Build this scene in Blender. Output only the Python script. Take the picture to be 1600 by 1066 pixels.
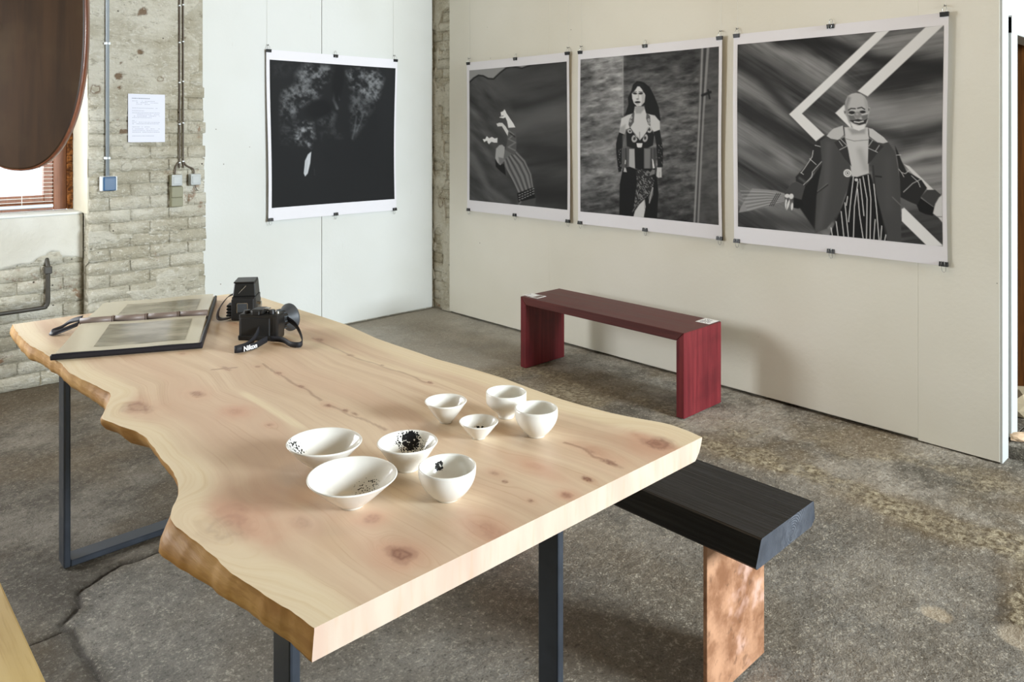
import bpy, bmesh, math, random
import numpy as np
from mathutils import Vector, Matrix

# ------------------------------------------------------------------ reset
for o in list(bpy.data.objects):
    bpy.data.objects.remove(o)
S = bpy.context.scene
COL = S.collection
random.seed(7)
RNG = np.random.RandomState(11)

# ------------------------------------------------------------------ camera, world, light, exposure
# room axes: +x along the back wall, +y along the right (poster) wall, camera eye height 1.5 m
cd = bpy.data.cameras.new('camera')
cam = bpy.data.objects.new('camera', cd)
COL.objects.link(cam)
cam.location = (0, 0, 1.5)
cam.rotation_euler = (math.radians(90), 0, -math.atan2(.6865, .7271))
cd.sensor_width = 36.0
cd.lens = 1187 / 1600 * 36
cd.shift_y = -(533 - 207) / 1600
cd.clip_start = .02
S.camera = cam

W = bpy.data.worlds.new('world')
S.world = W
W.use_nodes = True
bg = W.node_tree.nodes['Background']
bg.inputs[0].default_value = (.80, .90, 1.0, 1)
bg.inputs[1].default_value = 2.2


def area(name, loc, target, sx, sy, power, color):
    l = bpy.data.lights.new(name, 'AREA')
    l.shape = 'RECTANGLE'
    l.size, l.size_y, l.energy, l.color = sx, sy, power, color
    o = bpy.data.objects.new(name, l)
    COL.objects.link(o)
    o.location = loc
    o.rotation_euler = (Vector(target) - Vector(loc)).to_track_quat('-Z', 'Y').to_euler()
    return o


area('daylight_front_window', (3.85, -4.8, 2.55), (1.9, 2.0, .8), 2.2, 1.5, 960, (.82, .92, 1.0))
area('daylight_left_window', (-.4, 5.62, 1.75), (3.9, 2.6, 1.3), 3.0, 1.3, 215, (.93, .96, 1.0))
area('warm_overhead_fill', (2.3, 2.0, 4.0), (2.3, 2.0, 0), 2.0, 2.0, 16, (1.0, .70, .38))  # added warm fill from above, no visible lamp behind it
S.view_settings.view_transform = 'Standard'
S.view_settings.look = 'None'
S.view_settings.exposure = 0.10
S.view_settings.gamma = 1.0
S.view_settings.use_curve_mapping = False

# ------------------------------------------------------------------ helpers


def lin(c):
    c = c / 255.0
    return c / 12.92 if c <= .04045 else ((c + .055) / 1.055) ** 2.4


def rgb(r, g, b):
    return (lin(r), lin(g), lin(b), 1)


class NT:
    """small node-tree builder"""

    def __init__(s, name, rough=.6, metal=0.0, spec=.5):
        s.m = bpy.data.materials.new(name)
        s.m.use_nodes = True
        s.t = s.m.node_tree
        s.n, s.l = s.t.nodes, s.t.links
        s.b = s.n['Principled BSDF']
        s.b.inputs['Roughness'].default_value = rough
        s.b.inputs['Metallic'].default_value = metal
        s.b.inputs['Specular IOR Level'].default_value = spec

    def put(s, sock, v):
        if isinstance(v, bpy.types.NodeSocket):
            s.l.new(v, sock)
        elif isinstance(v, (tuple, list)) and sock.type == 'RGBA' and len(v) == 3:
            sock.default_value = (*v, 1)
        else:
            sock.default_value = v

    def obj(s):
        return s.n.new('ShaderNodeTexCoord').outputs['Object']

    def pos(s):
        return s.n.new('ShaderNodeNewGeometry').outputs['Position']

    def attr(s, name, out='Fac'):
        a = s.n.new('ShaderNodeAttribute')
        a.attribute_name = name
        return a.outputs[out]

    def mapping(s, v, scale=(1, 1, 1), rot=(0, 0, 0), loc=(0, 0, 0)):
        m = s.n.new('ShaderNodeMapping')
        s.put(m.inputs[0], v)
        m.inputs['Location'].default_value = loc
        m.inputs['Rotation'].default_value = rot
        m.inputs['Scale'].default_value = scale
        return m.outputs[0]

    def noise(s, v, scale=5, detail=4, rough=.55, dist=0):
        m = s.n.new('ShaderNodeTexNoise')
        s.put(m.inputs['Vector'], v)
        m.inputs['Scale'].default_value = scale
        m.inputs['Detail'].default_value = detail
        m.inputs['Roughness'].default_value = rough
        m.inputs['Distortion'].default_value = dist
        return m.outputs['Fac']

    def voro(s, v, scale=5, feature='F1', out='Distance', rnd=1.0):
        m = s.n.new('ShaderNodeTexVoronoi')
        m.feature = feature
        s.put(m.inputs['Vector'], v)
        m.inputs['Scale'].default_value = scale
        m.inputs['Randomness'].default_value = rnd
        return m.outputs[out]

    def ramp(s, f, a, b, lo=0.0, hi=1.0):
        m = s.n.new('ShaderNodeMapRange')
        m.interpolation_type = 'SMOOTHSTEP'
        s.put(m.inputs[0], f)
        for i, v in enumerate((a, b, lo, hi)):
            m.inputs[i + 1].default_value = v
        return m.outputs[0]

    def math(s, op, a, b=0.0):
        m = s.n.new('ShaderNodeMath')
        m.operation = op
        s.put(m.inputs[0], a)
        s.put(m.inputs[1], b)
        return m.outputs[0]

    def mix(s, f, a, b, mode='MIX'):
        m = s.n.new('ShaderNodeMix')
        m.data_type = 'RGBA'
        m.blend_type = mode
        s.put(m.inputs[0], f)
        s.put(m.inputs[6], a)
        s.put(m.inputs[7], b)
        return m.outputs[2]

    def comb(s, x, y, z):
        m = s.n.new('ShaderNodeCombineXYZ')
        for i, v in enumerate((x, y, z)):
            s.put(m.inputs[i], v)
        return m.outputs[0]

    def sep(s, v):
        m = s.n.new('ShaderNodeSeparateXYZ')
        s.put(m.inputs[0], v)
        return m.outputs

    def bump(s, h, strength=.3, dist=.01):
        m = s.n.new('ShaderNodeBump')
        m.inputs['Strength'].default_value = strength
        m.inputs['Distance'].default_value = dist
        s.put(m.inputs['Height'], h)
        s.l.new(m.outputs[0], s.b.inputs['Normal'])

    def color(s, c):
        s.put(s.b.inputs['Base Color'], c)
        return s

    def rough(s, r):
        s.put(s.b.inputs['Roughness'], r)
        return s


def plain(name, c, rough=.5, metal=0.0, spec=.5, var=.12, scale=30):
    n = NT(name, rough, metal, spec)
    f = n.noise(n.obj(), scale, 3)
    d = tuple(x * (1 - var) for x in c[:3])
    e = tuple(min(1, x * (1 + var)) for x in c[:3])
    n.color(n.mix(f, d, e))
    return n.m


def link(name, me, mats, parent=None, smooth=False):
    o = bpy.data.objects.new(name, me)
    COL.objects.link(o)
    for m in (mats if isinstance(mats, (list, tuple)) else [mats]):
        me.materials.append(m)
    if smooth:
        me.polygons.foreach_set('use_smooth', [len(f.vertices) <= 4 for f in me.polygons])
    if parent is not None:
        o.parent = parent
    return o


def mobj(name, bm, mats, parent=None, smooth=False):
    bmesh.ops.recalc_face_normals(bm, faces=bm.faces)
    me = bpy.data.meshes.new(name)
    bm.to_mesh(me)
    bm.free()
    return link(name, me, mats, parent, smooth)


def empty(name, loc=(0, 0, 0), rz=0.0):
    o = bpy.data.objects.new(name, None)
    o.empty_display_size = .1
    COL.objects.link(o)
    o.location = loc
    o.rotation_euler = (0, 0, rz)
    return o


def tag(o, label, cat, group=None):
    o['label'] = label
    o['category'] = cat
    if group:
        o['group'] = group
    return o


def struct(o):
    o['kind'] = 'structure'
    return o


def box(bm, lo, hi, bev=0.0, M=None, seg=1):
    lo, hi = Vector(lo), Vector(hi)
    r = bmesh.ops.create_cube(bm, size=1)
    vs = r['verts']
    d = hi - lo
    for v in vs:
        v.co = Vector((lo[i] + (v.co[i] + .5) * d[i] for i in range(3)))
    if bev:
        es = list({e for v in vs for e in v.link_edges})
        r = bmesh.ops.bevel(bm, geom=es, offset=bev, segments=seg, affect='EDGES', profile=.5)
        vs = list({v for f in r['faces'] for v in f.verts} | {v for v in vs if v.is_valid})
    if M is not None:
        bmesh.ops.transform(bm, matrix=M, verts=vs)
    return vs


def boxo(name, lo, hi, mats, parent=None, bev=0.0, M=None, seg=1, smooth=False):
    bm = bmesh.new()
    box(bm, lo, hi, bev, M, seg)
    return mobj(name, bm, mats, parent, smooth)


def cyl(bm, r1, r2, h, M=None, n=20, caps=True):
    r = bmesh.ops.create_cone(bm, cap_ends=caps, segments=n, radius1=r1, radius2=r2, depth=h)
    bmesh.ops.translate(bm, verts=r['verts'], vec=(0, 0, h / 2))
    if M is not None:
        bmesh.ops.transform(bm, matrix=M, verts=r['verts'])
    return r['verts']


def frames(pts):
    pts = [Vector(p) for p in pts]
    up = Vector((0, 0, 1))
    out = []
    for i, p in enumerate(pts):
        d = (pts[min(i + 1, len(pts) - 1)] - pts[max(i - 1, 0)])
        d.normalize()
        if i == 0:
            a = d.cross(up)
            if a.length < .01:
                a = d.cross(Vector((1, 0, 0)))
        else:
            a = out[-1][1] - d * out[-1][1].dot(d)
        a.normalize()
        out.append((p, a, d.cross(a).normalized()))
    return out


def tube(bm, pts, r, n=10, cap=True):
    rings = []
    for k, (p, a, b) in enumerate(frames(pts)):
        rr = r[k] if isinstance(r, (list, tuple)) else r
        rings.append([bm.verts.new(p + (a * math.cos(2 * math.pi * i / n) + b * math.sin(2 * math.pi * i / n)) * rr) for i in range(n)])
    for q in range(len(rings) - 1):
        for i in range(n):
            bm.faces.new((rings[q][i], rings[q][(i + 1) % n], rings[q + 1][(i + 1) % n], rings[q + 1][i]))
    if cap:
        bm.faces.new(rings[0][::-1])
        bm.faces.new(rings[-1])


def ribbon(bm, pts, wvec, th=.0015):
    """flat strap: pts centre line, wvec list of half-width vectors"""
    pts = [Vector(p) for p in pts]
    prev = None
    for i, p in enumerate(pts):
        d = (pts[min(i + 1, len(pts) - 1)] - pts[max(i - 1, 0)]).normalized()
        w = Vector(wvec[i] if isinstance(wvec, list) else wvec)
        nrm = d.cross(w).normalized() * th
        ring = [bm.verts.new(q) for q in (p - w - nrm, p + w - nrm, p + w + nrm, p - w + nrm)]
        if prev:
            for k in range(4):
                bm.faces.new((prev[k], prev[(k + 1) % 4], ring[(k + 1) % 4], ring[k]))
        else:
            bm.faces.new(ring[::-1])
        prev = ring
    bm.faces.new(prev)


def spline(pts, n=8):
    """Catmull-Rom through points"""
    P = [Vector(p) for p in pts]
    P = [P[0] * 2 - P[1]] + P + [P[-1] * 2 - P[-2]]
    out = []
    for i in range(1, len(P) - 2):
        a, b, c, d = P[i - 1:i + 3]
        for k in range(n):
            t = k / n
            out.append(.5 * ((2 * b) + (c - a) * t + (2 * a - 5 * b + 4 * c - d) * t * t + (3 * b - 3 * c + d - a) * t ** 3))
    out.append(P[-2])
    return out


def lathe(prof, n=48):
    bm = bmesh.new()
    rings = []
    for (r, z) in prof:
        if r < 1e-6:
            rings.append([bm.verts.new((0, 0, z))])
        else:
            rings.append([bm.verts.new((r * math.cos(2 * math.pi * i / n), r * math.sin(2 * math.pi * i / n), z)) for i in range(n)])
    for a, b in zip(rings, rings[1:]):
        for i in range(n):
            j = (i + 1) % n
            if len(a) == 1 and len(b) == 1:
                continue
            if len(a) == 1:
                bm.faces.new((a[0], b[i], b[j]))
            elif len(b) == 1:
                bm.faces.new((a[i], a[j], b[0]))
            else:
                bm.faces.new((a[i], a[j], b[j], b[i]))
    return bm


def hash2(ix, iy, seed):
    h = (ix.astype(np.int64) * 374761393 + iy.astype(np.int64) * 668265263 + seed * 974711) & 0x7fffffff
    h = ((h ^ (h >> 13)) * 1274126177) & 0x7fffffff
    return ((h ^ (h >> 16)) & 0xffff) / 65535.0


def vnoise(x, y, seed=0):
    ix, iy = np.floor(x), np.floor(y)
    fx, fy = x - ix, y - iy
    fx, fy = fx * fx * (3 - 2 * fx), fy * fy * (3 - 2 * fy)
    return ((hash2(ix, iy, seed) * (1 - fx) + hash2(ix + 1, iy, seed) * fx) * (1 - fy)
            + (hash2(ix, iy + 1, seed) * (1 - fx) + hash2(ix + 1, iy + 1, seed) * fx) * fy)


def fbm(x, y, oct=4, seed=0, gain=.5):
    t, a, s = 0, 1.0, 0
    for o in range(oct):
        t = t + a * vnoise(x * 2 ** o, y * 2 ** o, seed + o * 17)
        s += a
        a *= gain
    return t / s


def sstep(a, b, x):
    t = np.clip((x - a) / (b - a), 0, 1)
    return t * t * (3 - 2 * t)


def seg_dist(X, Y, pts, close=False):
    d = np.full(X.shape, 1e9)
    P = list(pts) + ([pts[0]] if close else [])
    for (x0, y0), (x1, y1) in zip(P, P[1:]):
        dx, dy = x1 - x0, y1 - y0
        L = dx * dx + dy * dy + 1e-12
        t = np.clip(((X - x0) * dx + (Y - y0) * dy) / L, 0, 1)
        d = np.minimum(d, np.hypot(X - x0 - t * dx, Y - y0 - t * dy))
    return d


def inside(X, Y, pts):
    c = np.zeros(X.shape, bool)
    P = list(pts)
    for (x0, y0), (x1, y1) in zip(P, P[1:] + P[:1]):
        if y0 == y1:
            continue
        c ^= ((y0 > Y) != (y1 > Y)) & (X < (x1 - x0) * (Y - y0) / (y1 - y0) + x0)
    return c


def grid_mesh(name, V, nu, nv, attrs=None):
    """V: (nu*nv,3) array, index = i*nv+j"""
    me = bpy.data.meshes.new(name)
    i, j = np.meshgrid(np.arange(nu - 1), np.arange(nv - 1), indexing='ij')
    a = (i * nv + j).ravel()
    F = np.stack([a, a + nv, a + nv + 1, a + 1], 1)
    me.vertices.add(len(V))
    me.vertices.foreach_set('co', V.astype(np.float32).ravel())
    me.loops.add(F.size)
    me.loops.foreach_set('vertex_index', F.ravel().astype(np.int32))
    me.polygons.add(len(F))
    me.polygons.foreach_set('loop_start', np.arange(0, F.size, 4, dtype=np.int32))
    me.update(calc_edges=True)
    for k, v in (attrs or {}).items():
        if v.ndim == 1:
            A = me.attributes.new(k, 'FLOAT', 'POINT')
            A.data.foreach_set('value', v.astype(np.float32))
        else:
            A = me.attributes.new(k, 'FLOAT_COLOR', 'POINT')
            A.data.foreach_set('color', np.concatenate([v, np.ones((len(v), 1))], 1).astype(np.float32).ravel())
    me.polygons.foreach_set('use_smooth', [True] * len(me.polygons))
    return me

# ------------------------------------------------------------------ materials of the setting


def m_paint(name, c, warm=.05, holes=True):
    n = NT(name, .55, spec=.35)
    p = n.pos()
    big = n.noise(p, .9, 3)
    col = n.mix(n.ramp(big, .35, .7), c, tuple(x * k for x, k in zip(c[:3], (.93, .925, .90))))
    # drips, scuffs and small nail holes in the old paint
    scuff = n.ramp(n.noise(n.mapping(p, (6, 6, 1.2)), 2.2, 5, .7), .68, .80)
    col = n.mix(n.math('MULTIPLY', scuff, .25), col, rgb(176, 168, 150))
    if holes:
        h = n.ramp(n.voro(p, 5.5), .018, .030, 1, 0)
        col = n.mix(n.math('MULTIPLY', h, .75), col, rgb(120, 112, 98))
    n.color(col)
    n.bump(n.math('ADD', n.noise(p, 45, 4), n.math('MULTIPLY', n.noise(p, 6, 3), 1.5)), .12, .006)
    return n.m


M_WHITE = m_paint('old_white_paint', rgb(235, 232, 220))
M_WHITE2 = m_paint('cool_white_board_paint', rgb(224, 226, 222))
M_JOIN = m_paint('white_joinery_paint', rgb(192, 194, 191), holes=False)
M_REVEAL = m_paint('cream_plaster_paint', rgb(204, 198, 178), holes=False)


def m_masonry(name, mode):
    n = NT(name, .85, spec=.2)
    p = n.pos()
    q = n.mapping(p, (1, 1, 2.2))
    f = n.noise(q, 3.0, 6, .62)
    col = n.mix(n.ramp(f, .36, .66), rgb(196, 189, 168), rgb(234, 230, 214))
    rnd = n.n.new('ShaderNodeObjectInfo').outputs['Random']
    if mode == 'brick':
        col = n.mix(n.math('MULTIPLY', rnd, .30), col, rgb(190, 180, 154))
        red = n.math('MULTIPLY', n.ramp(n.noise(p, 4.2, 4, .6), .60, .68), n.ramp(n.noise(p, 19, 4), .48, .58))
        col = n.mix(n.math('MULTIPLY', red, .75), col, rgb(146, 98, 62))
    if mode == 'coat':
        col = n.mix(n.ramp(n.noise(q, 1.5, 4), .3, .62), col, rgb(222, 217, 200))
    if mode == 'mortar':
        col = n.mix(.55, col, rgb(176, 168, 146))
    stain = n.ramp(n.noise(n.mapping(p, (1, 1, .45)), 2.4, 5, .65), .52, .70)
    col = n.mix(n.math('MULTIPLY', stain, .42), col, rgb(176, 165, 136))
    # chips of old white limewash
    fl = n.math('MULTIPLY', n.ramp(n.noise(q, 24, 6, .75), .53, .60), n.ramp(n.noise(p, 4.5, 3), .42, .58))
    col = n.mix(fl, col, rgb(226, 222, 208))
    dk = n.ramp(n.voro(p, 16), .05, .12, 1, 0)
    col = n.mix(n.math('MULTIPLY', dk, n.ramp(n.noise(p, 7, 2), .48, .6)), col, rgb(60, 52, 40))
    n.color(col)
    if mode == 'coat':
        col = n.mix(n.math('MULTIPLY', n.attr('pit'), .85), col, rgb(116, 86, 56))
    # rough pitted surface, darker in its pits
    g = n.noise(q, 17, 7, .72)
    col2 = n.mix(n.math('MULTIPLY', n.ramp(g, .45, .34), .5), col, rgb(136, 125, 100))
    fl2 = n.math('MULTIPLY', n.ramp(n.noise(p, 42, 5, .75), .57, .63), .85)
    n.color(n.mix(fl2, col2, rgb(232, 228, 214)))
    h = n.math('ADD', g, n.math('MULTIPLY', n.noise(p, 80, 4), .4))
    n.bump(h, 1.0, .022)
    return n.m


M_BRICK = m_masonry('limewashed_brick', 'brick')
M_COAT = m_masonry('old_grey_plaster', 'coat')
M_MORTAR = m_masonry('lime_mortar', 'mortar')


def m_floor():
    n = NT('worn_concrete', .62, spec=.35)
    p = n.pos()
    rub, slab, plug, crack = n.attr('rub'), n.attr('slab'), n.attr('plug'), n.attr('crack')
    f = n.noise(p, 2.6, 7, .72)
    col = n.mix(n.ramp(f, .36, .64), rgb(96, 90, 79), rgb(168, 160, 146))
    # brownish worn stains and cool grey trowelled areas
    col = n.mix(n.math('MULTIPLY', n.ramp(n.noise(p, 1.1, 4, .6), .44, .60), .75), col, rgb(116, 99, 72))
    col = n.mix(n.math('MULTIPLY', slab, .5), col, rgb(122, 119, 112))
    g = n.math('ADD', n.math('MULTIPLY', n.noise(p, 48, 6, .8), .62), n.math('MULTIPLY', n.noise(p, 150, 4, .7), .38))
    col = n.mix(n.math('MULTIPLY', n.ramp(g, .515, .62), .7), col, rgb(206, 197, 178))
    col = n.mix(n.math('MULTIPLY', n.ramp(g, .475, .38), .75), col, rgb(62, 56, 46))
    rc = n.mix(n.ramp(n.noise(p, 38, 5, .7), .38, .62), rgb(104, 88, 62), rgb(190, 176, 146))
    col = n.mix(n.math('MULTIPLY', rub, n.ramp(n.noise(p, 7, 4, .65), .30, .62, .25, 1)), col, rc)
    col = n.mix(plug, col, rgb(176, 162, 140))
    col = n.mix(n.math('MULTIPLY', crack, .8), col, rgb(44, 38, 30))
    # scattered plaster crumbs and paint drops
    v = n.voro(p, 26)
    sp = n.math('MULTIPLY', n.ramp(v, .05, .10, 1, 0), n.ramp(n.noise(p, 3.1, 3), .50, .62))
    col = n.mix(n.math('MULTIPLY', sp, .85), col, rgb(214, 206, 190))
    sp2 = n.math('MULTIPLY', n.ramp(n.voro(p, 9), .03, .055, 1, 0), .7)
    col = n.mix(sp2, col, rgb(200, 192, 176))
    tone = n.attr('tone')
    col = n.mix(n.ramp(tone, 0, 1, 0, .62), col, rgb(58, 50, 38))  # shade of the left floor, put into its colour
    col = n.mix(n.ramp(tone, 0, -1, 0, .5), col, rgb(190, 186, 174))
    n.color(col)
    n.rough(n.math('SUBTRACT', .72, n.math('MULTIPLY', slab, .16)))
    h = n.math('ADD', n.math('MULTIPLY', g, .7), n.math('MULTIPLY', n.noise(p, 14, 5, .7), 1.2))
    h = n.math('ADD', h, n.math('MULTIPLY', rub, n.math('MULTIPLY', n.noise(p, 48, 5, .7), 1.2)))
    n.bump(h, .85, .018)
    return n.m


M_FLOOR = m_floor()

# ------------------------------------------------------------------ floor: broken concrete with a lower smooth screed, a crumbled seam and cracks
gx = np.concatenate([np.linspace(-3.6, -.1, 15), np.linspace(0, 4.10, 330), np.linspace(4.2, 9.05, 12)])
gy = np.concatenate([np.linspace(-4.3, .3, 18), np.linspace(.4, 5.22, 390), np.linspace(5.3, 5.6, 3)])
X, Y = np.meshgrid(gx, gy, indexing='ij')
X, Y = X.ravel(), Y.ravel()
CR = [(1.25, 2.93), (1.01, 2.86), (.911, 2.855), (.824, 2.866), (.739, 2.826), (.679, 2.793), (.653, 2.702), (.594, 2.64), (.589, 2.603), (.603, 2.582), (.609, 2.444), (.614, 2.288), (.65, 2.0)]
CR2 = [(.2, 2.62), (.505, 2.596), (.586, 2.59)]
SLAB = CR[:] + [(.9, 1.0), (1.3, .3), (2.70, .3), (2.703, .607), (2.738, .658), (2.819, .684), (2.937, .685), (3.108, .747), (3.141, .802), (3.086, .949),
                (3.083, 1.123), (3.137, 1.239), (3.151, 1.398), (3.159, 1.681), (3.099, 2.041), (2.9, 2.5), (2.3, 2.8), (1.7, 2.9)]
jx = (fbm(X * 9, Y * 9, 3, 5) - .5) * .07
jy = (fbm(X * 9, Y * 9, 3, 9) - .5) * .07
ds = seg_dist(X + jx, Y + jy, SLAB, True)
ins = inside(X + jx, Y + jy, SLAB)
slab = np.where(ins, sstep(0, .05, ds), 0)
RUBL = [(2.60, .50), (2.76, .60), (2.92, .61), (3.15, .66), (3.22, .78), (3.18, .95), (3.18, 1.12), (3.22, 1.25), (3.24, 1.42), (3.25, 1.70), (3.20, 2.05)]
rubw = .04 + .15 * fbm(X * 4, Y * 4, 3, 31)
rub = sstep(1, .45, seg_dist(X + jx, Y + jy, RUBL) / rubw)
GRAN = [(3.30, 3.5), (3.33, 3.0), (3.30, 2.5), (3.30, 2.2), (3.40, 1.9), (3.62, 1.6), (3.65, 1.0)]
rub2 = sstep(.30, .05, seg_dist(X + jx, Y + jy, GRAN)) * sstep(.38, .6, fbm(X * 4, Y * 4, 3, 77)) * .75
rub = np.maximum(rub, rub2) * np.where(ins, .1, 1)
crack = np.maximum(sstep(.016, .004, seg_dist(X + jx * .3, Y + jy * .3, CR[1:-1])), sstep(.011, .003, seg_dist(X + jx * .3, Y + jy * .3, CR2)))
plug = sstep(.047, .040, np.hypot((X - 2.607) * 1.15, Y - .818))
plug = np.maximum(plug, sstep(.06, .045, np.hypot(X - 2.66, (Y - .60) * .8)) * .8)
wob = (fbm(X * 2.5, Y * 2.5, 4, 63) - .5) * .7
tone = .75 * sstep(2.05, 1.35, X + wob) * np.where(ins, .35, 1) - .9 * sstep(3.3, 3.9, Y + wob * .8) * sstep(1.6, 2.2, X + wob * .5)  # left floor: shade painted as darker colour; far floor: paler smooth concrete
rough_all = fbm(X * 2.2, Y * 2.2, 4, 3)
fine = fbm(X * 22, Y * 22, 4, 41)
Z = (rough_all - .5) * .012 * (1 - slab) + (fine - .5) * .007 * (1 - .75 * slab)
Z += rub * (fbm(X * 30, Y * 30, 3, 51) - .35) * .013
Z += -.008 * slab - crack * .012 - plug * .004
Z = np.where((X > 4.08) & (Y < .99), -.03, Z - .004)
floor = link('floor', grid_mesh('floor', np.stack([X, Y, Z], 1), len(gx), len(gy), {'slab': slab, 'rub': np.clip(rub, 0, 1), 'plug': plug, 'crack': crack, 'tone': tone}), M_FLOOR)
struct(floor)
# shallow chunks of broken screed lying along the crumbled seam
M_CHIP = plain('concrete_crumb', rgb(176, 164, 142), .9, var=.25, scale=60)

# raised slab beyond the poster wall
bm = bmesh.new()
box(bm, (4.085, -4.3, -.03), (9.0, .985, .056), .006)
box(bm, (4.10, .985, -.03), (6.2, 2.6, .054), .004)
step = struct(mobj('floor_step', bm, M_FLOOR))

# ------------------------------------------------------------------ room shell
M_CEIL = plain('dark_ceiling_timber', rgb(124, 100, 70), .7, var=.2, scale=3)  # unseen ceiling, coloured dark to hold down bounced light
ceil_ = struct(boxo('ceiling', (-3.7, -4.4, 4.2), (9.2, 5.8, 4.3), M_CEIL))
struct(boxo('wall_left', (-3.7, -4.4, -.03), (-3.55, 5.8, 4.2), M_COAT))
struct(boxo('wall_far_right', (9.0, -4.4, -.03), (9.15, 5.8, 4.2), M_COAT))
bm = bmesh.new()
box(bm, (-3.55, -4.4, -.03), (1.9, -4.25, 4.2))
box(bm, (4.6, -4.4, -.03), (9.0, -4.25, 4.2))
box(bm, (1.9, -4.4, -.03), (4.6, -4.25, 1.3))
box(bm, (1.9, -4.4, 3.6), (4.6, -4.25, 4.2))
struct(mobj('wall_front', bm, M_COAT))

# back wall core with two white boards on it
wb = struct(boxo('wall_back', (1.95, 5.222, -.03), (9.0, 5.42, 4.2), M_MORTAR))
for x0, x1 in ((1.955, 2.9105), (2.9145, 3.962)):
    p = boxo('panel', (x0, 5.190, .012), (x1, 5.221, 4.2), M_WHITE2, wb, .0015)

# right (poster) wall: a thin partition of painted boards in front of old masonry
wr = struct(boxo('wall_right', (4.002, .992, .0), (4.062, 4.955, 4.2), M_WHITE))
for y0, y1, zb in ((.986, 1.3298, .004), (1.3302, 3.8125, .014), (3.8129, 4.963, .014)):
    boxo('panel', (3.97, y0, zb), (4.0, y1, 4.2), M_WHITE, wr, .0005)
boxo('end_board', (3.972, .974, .0), (4.064, .9855, 4.2), M_JOIN, wr, .002)

# masonry ------------------------------------------------------------


def brick_mesh(k):
    bm = bmesh.new()
    box(bm, (-.5, -.5, -.5), (.5, .5, .5))
    rr = random.Random(k)
    for v in bm.verts:
        v.co += Vector((rr.uniform(-.02, .02), rr.uniform(-.03, .03), rr.uniform(-.05, .05)))
    bmesh.ops.bevel(bm, geom=list(bm.edges), offset=.045, segments=1, affect='EDGES')
    bmesh.ops.recalc_face_normals(bm, faces=bm.faces)
    me = bpy.data.meshes.new('brick')
    bm.to_mesh(me)
    bm.free()
    me.materials.append(M_BRICK)
    me.polygons.foreach_set('use_smooth', [True] * len(me.polygons))
    return me


BR = [brick_mesh(k) for k in range(7)]


def brick(parent, loc, size, rz=0.0):
    o = bpy.data.objects.new('brick', random.choice(BR))
    COL.objects.link(o)
    o.location = loc
    o.scale = size
    o.rotation_euler = (random.uniform(-.03, .03), random.uniform(-.012, .012), rz + random.uniform(-.012, .012))
    o.parent = parent


def course_wall(parent, a0, a1, front, z0, z1, ch=.0785, L=.235, jag=0.0, axis='x'):
    r = 0
    z = z0
    while z + ch * .6 < z1:
        x = a0 - (L / 2 if r % 2 else 0)
        while x < a1 - .02:
            s, e = max(x, a0), min(x + L, a1)
            if jag and e > a1 - .005:
                e += random.uniform(-jag, jag)
            if e - s > .03:
                c, w = (s + e) / 2, e - s - .007
                d = front + .05 + random.uniform(-.002, .002)
                if axis == 'x':
                    brick(parent, (c, d, z + ch / 2), (w, .10, ch - .005))
                else:
                    brick(parent, (d, c, z + ch / 2), (w, .10, ch - .005), math.pi / 2)
            x += L
        z += ch
        r += 1


# pillar between window and boards
PX0, PX1 = 1.288, 1.988
wp = struct(boxo('wall_pillar', (PX0 + .004, 5.095, -.03), (PX1 - .012, 5.6, 4.2), M_MORTAR))
course_wall(wp, PX0, PX1, 5.087, .0, 1.86, jag=.014)
nu, nv = 96, 540
U, V = np.meshgrid(np.linspace(PX0 - .001, PX1 + .004, nu), np.linspace(.0, 4.2, nv), indexing='ij')
U, V = U.ravel(), V.ravel()
edge = 1.66 + .30 * (fbm(U * 4, V * 3, 3, 2) - .5) + .10 * (fbm(U * 18, V * 18, 3, 6) - .5)
cover = np.maximum(sstep(-.02, .03, V - edge), sstep(.59, .64, fbm(U * 5, V * 7, 4, 21)) * sstep(.2, .5, V))
rag = sstep(.0, .03, (PX1 + .004 - U) - .028 * fbm(U * 0 + 3, V * 16, 3, 8))
worn = sstep(.045, .02, (PX1 - U) - .10 * sstep(.50, .66, fbm(U * 3, V * 4.5, 3, 14)))
cover = cover * (1 - worn)
pit = np.zeros(U.shape)
for px, pz, pr in ((1.596, 2.262, .034), (1.583, 2.005, .018), (1.452, 1.845, .022), (1.70, 1.838, .022), (1.466, 1.93, .010), (1.325, 1.768, .034), (1.46, 1.78, .012),
                   (1.478, 1.515, .03), (1.57, 1.43, .015), (1.49, 1.572, .009), (1.855, 2.12, .008), (1.9, 1.84, .010)):
    w_ = (fbm(U * 30, V * 30, 3, int(px * 100)) - .5) * 1.3
    pit = np.maximum(pit, sstep(1.15, .75, np.hypot(U - px, (V - pz) * 1.2) / pr + w_))
D = 5.132 - cover * (.050 + .004 * fbm(U * 6, V * 6, 3, 33)) + pit * .006
D = np.where(cover < .02, 5.15, D)
link('plaster_coat', grid_mesh('plaster_coat', np.stack([U, D, V], 1), nu, nv, {'pit': pit}), M_COAT, wp)
boxo('reveal_plaster', (PX0 - .004, 5.092, 1.005), (PX0 + .006, 5.43, 4.2), M_REVEAL, wp, .002)

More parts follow.
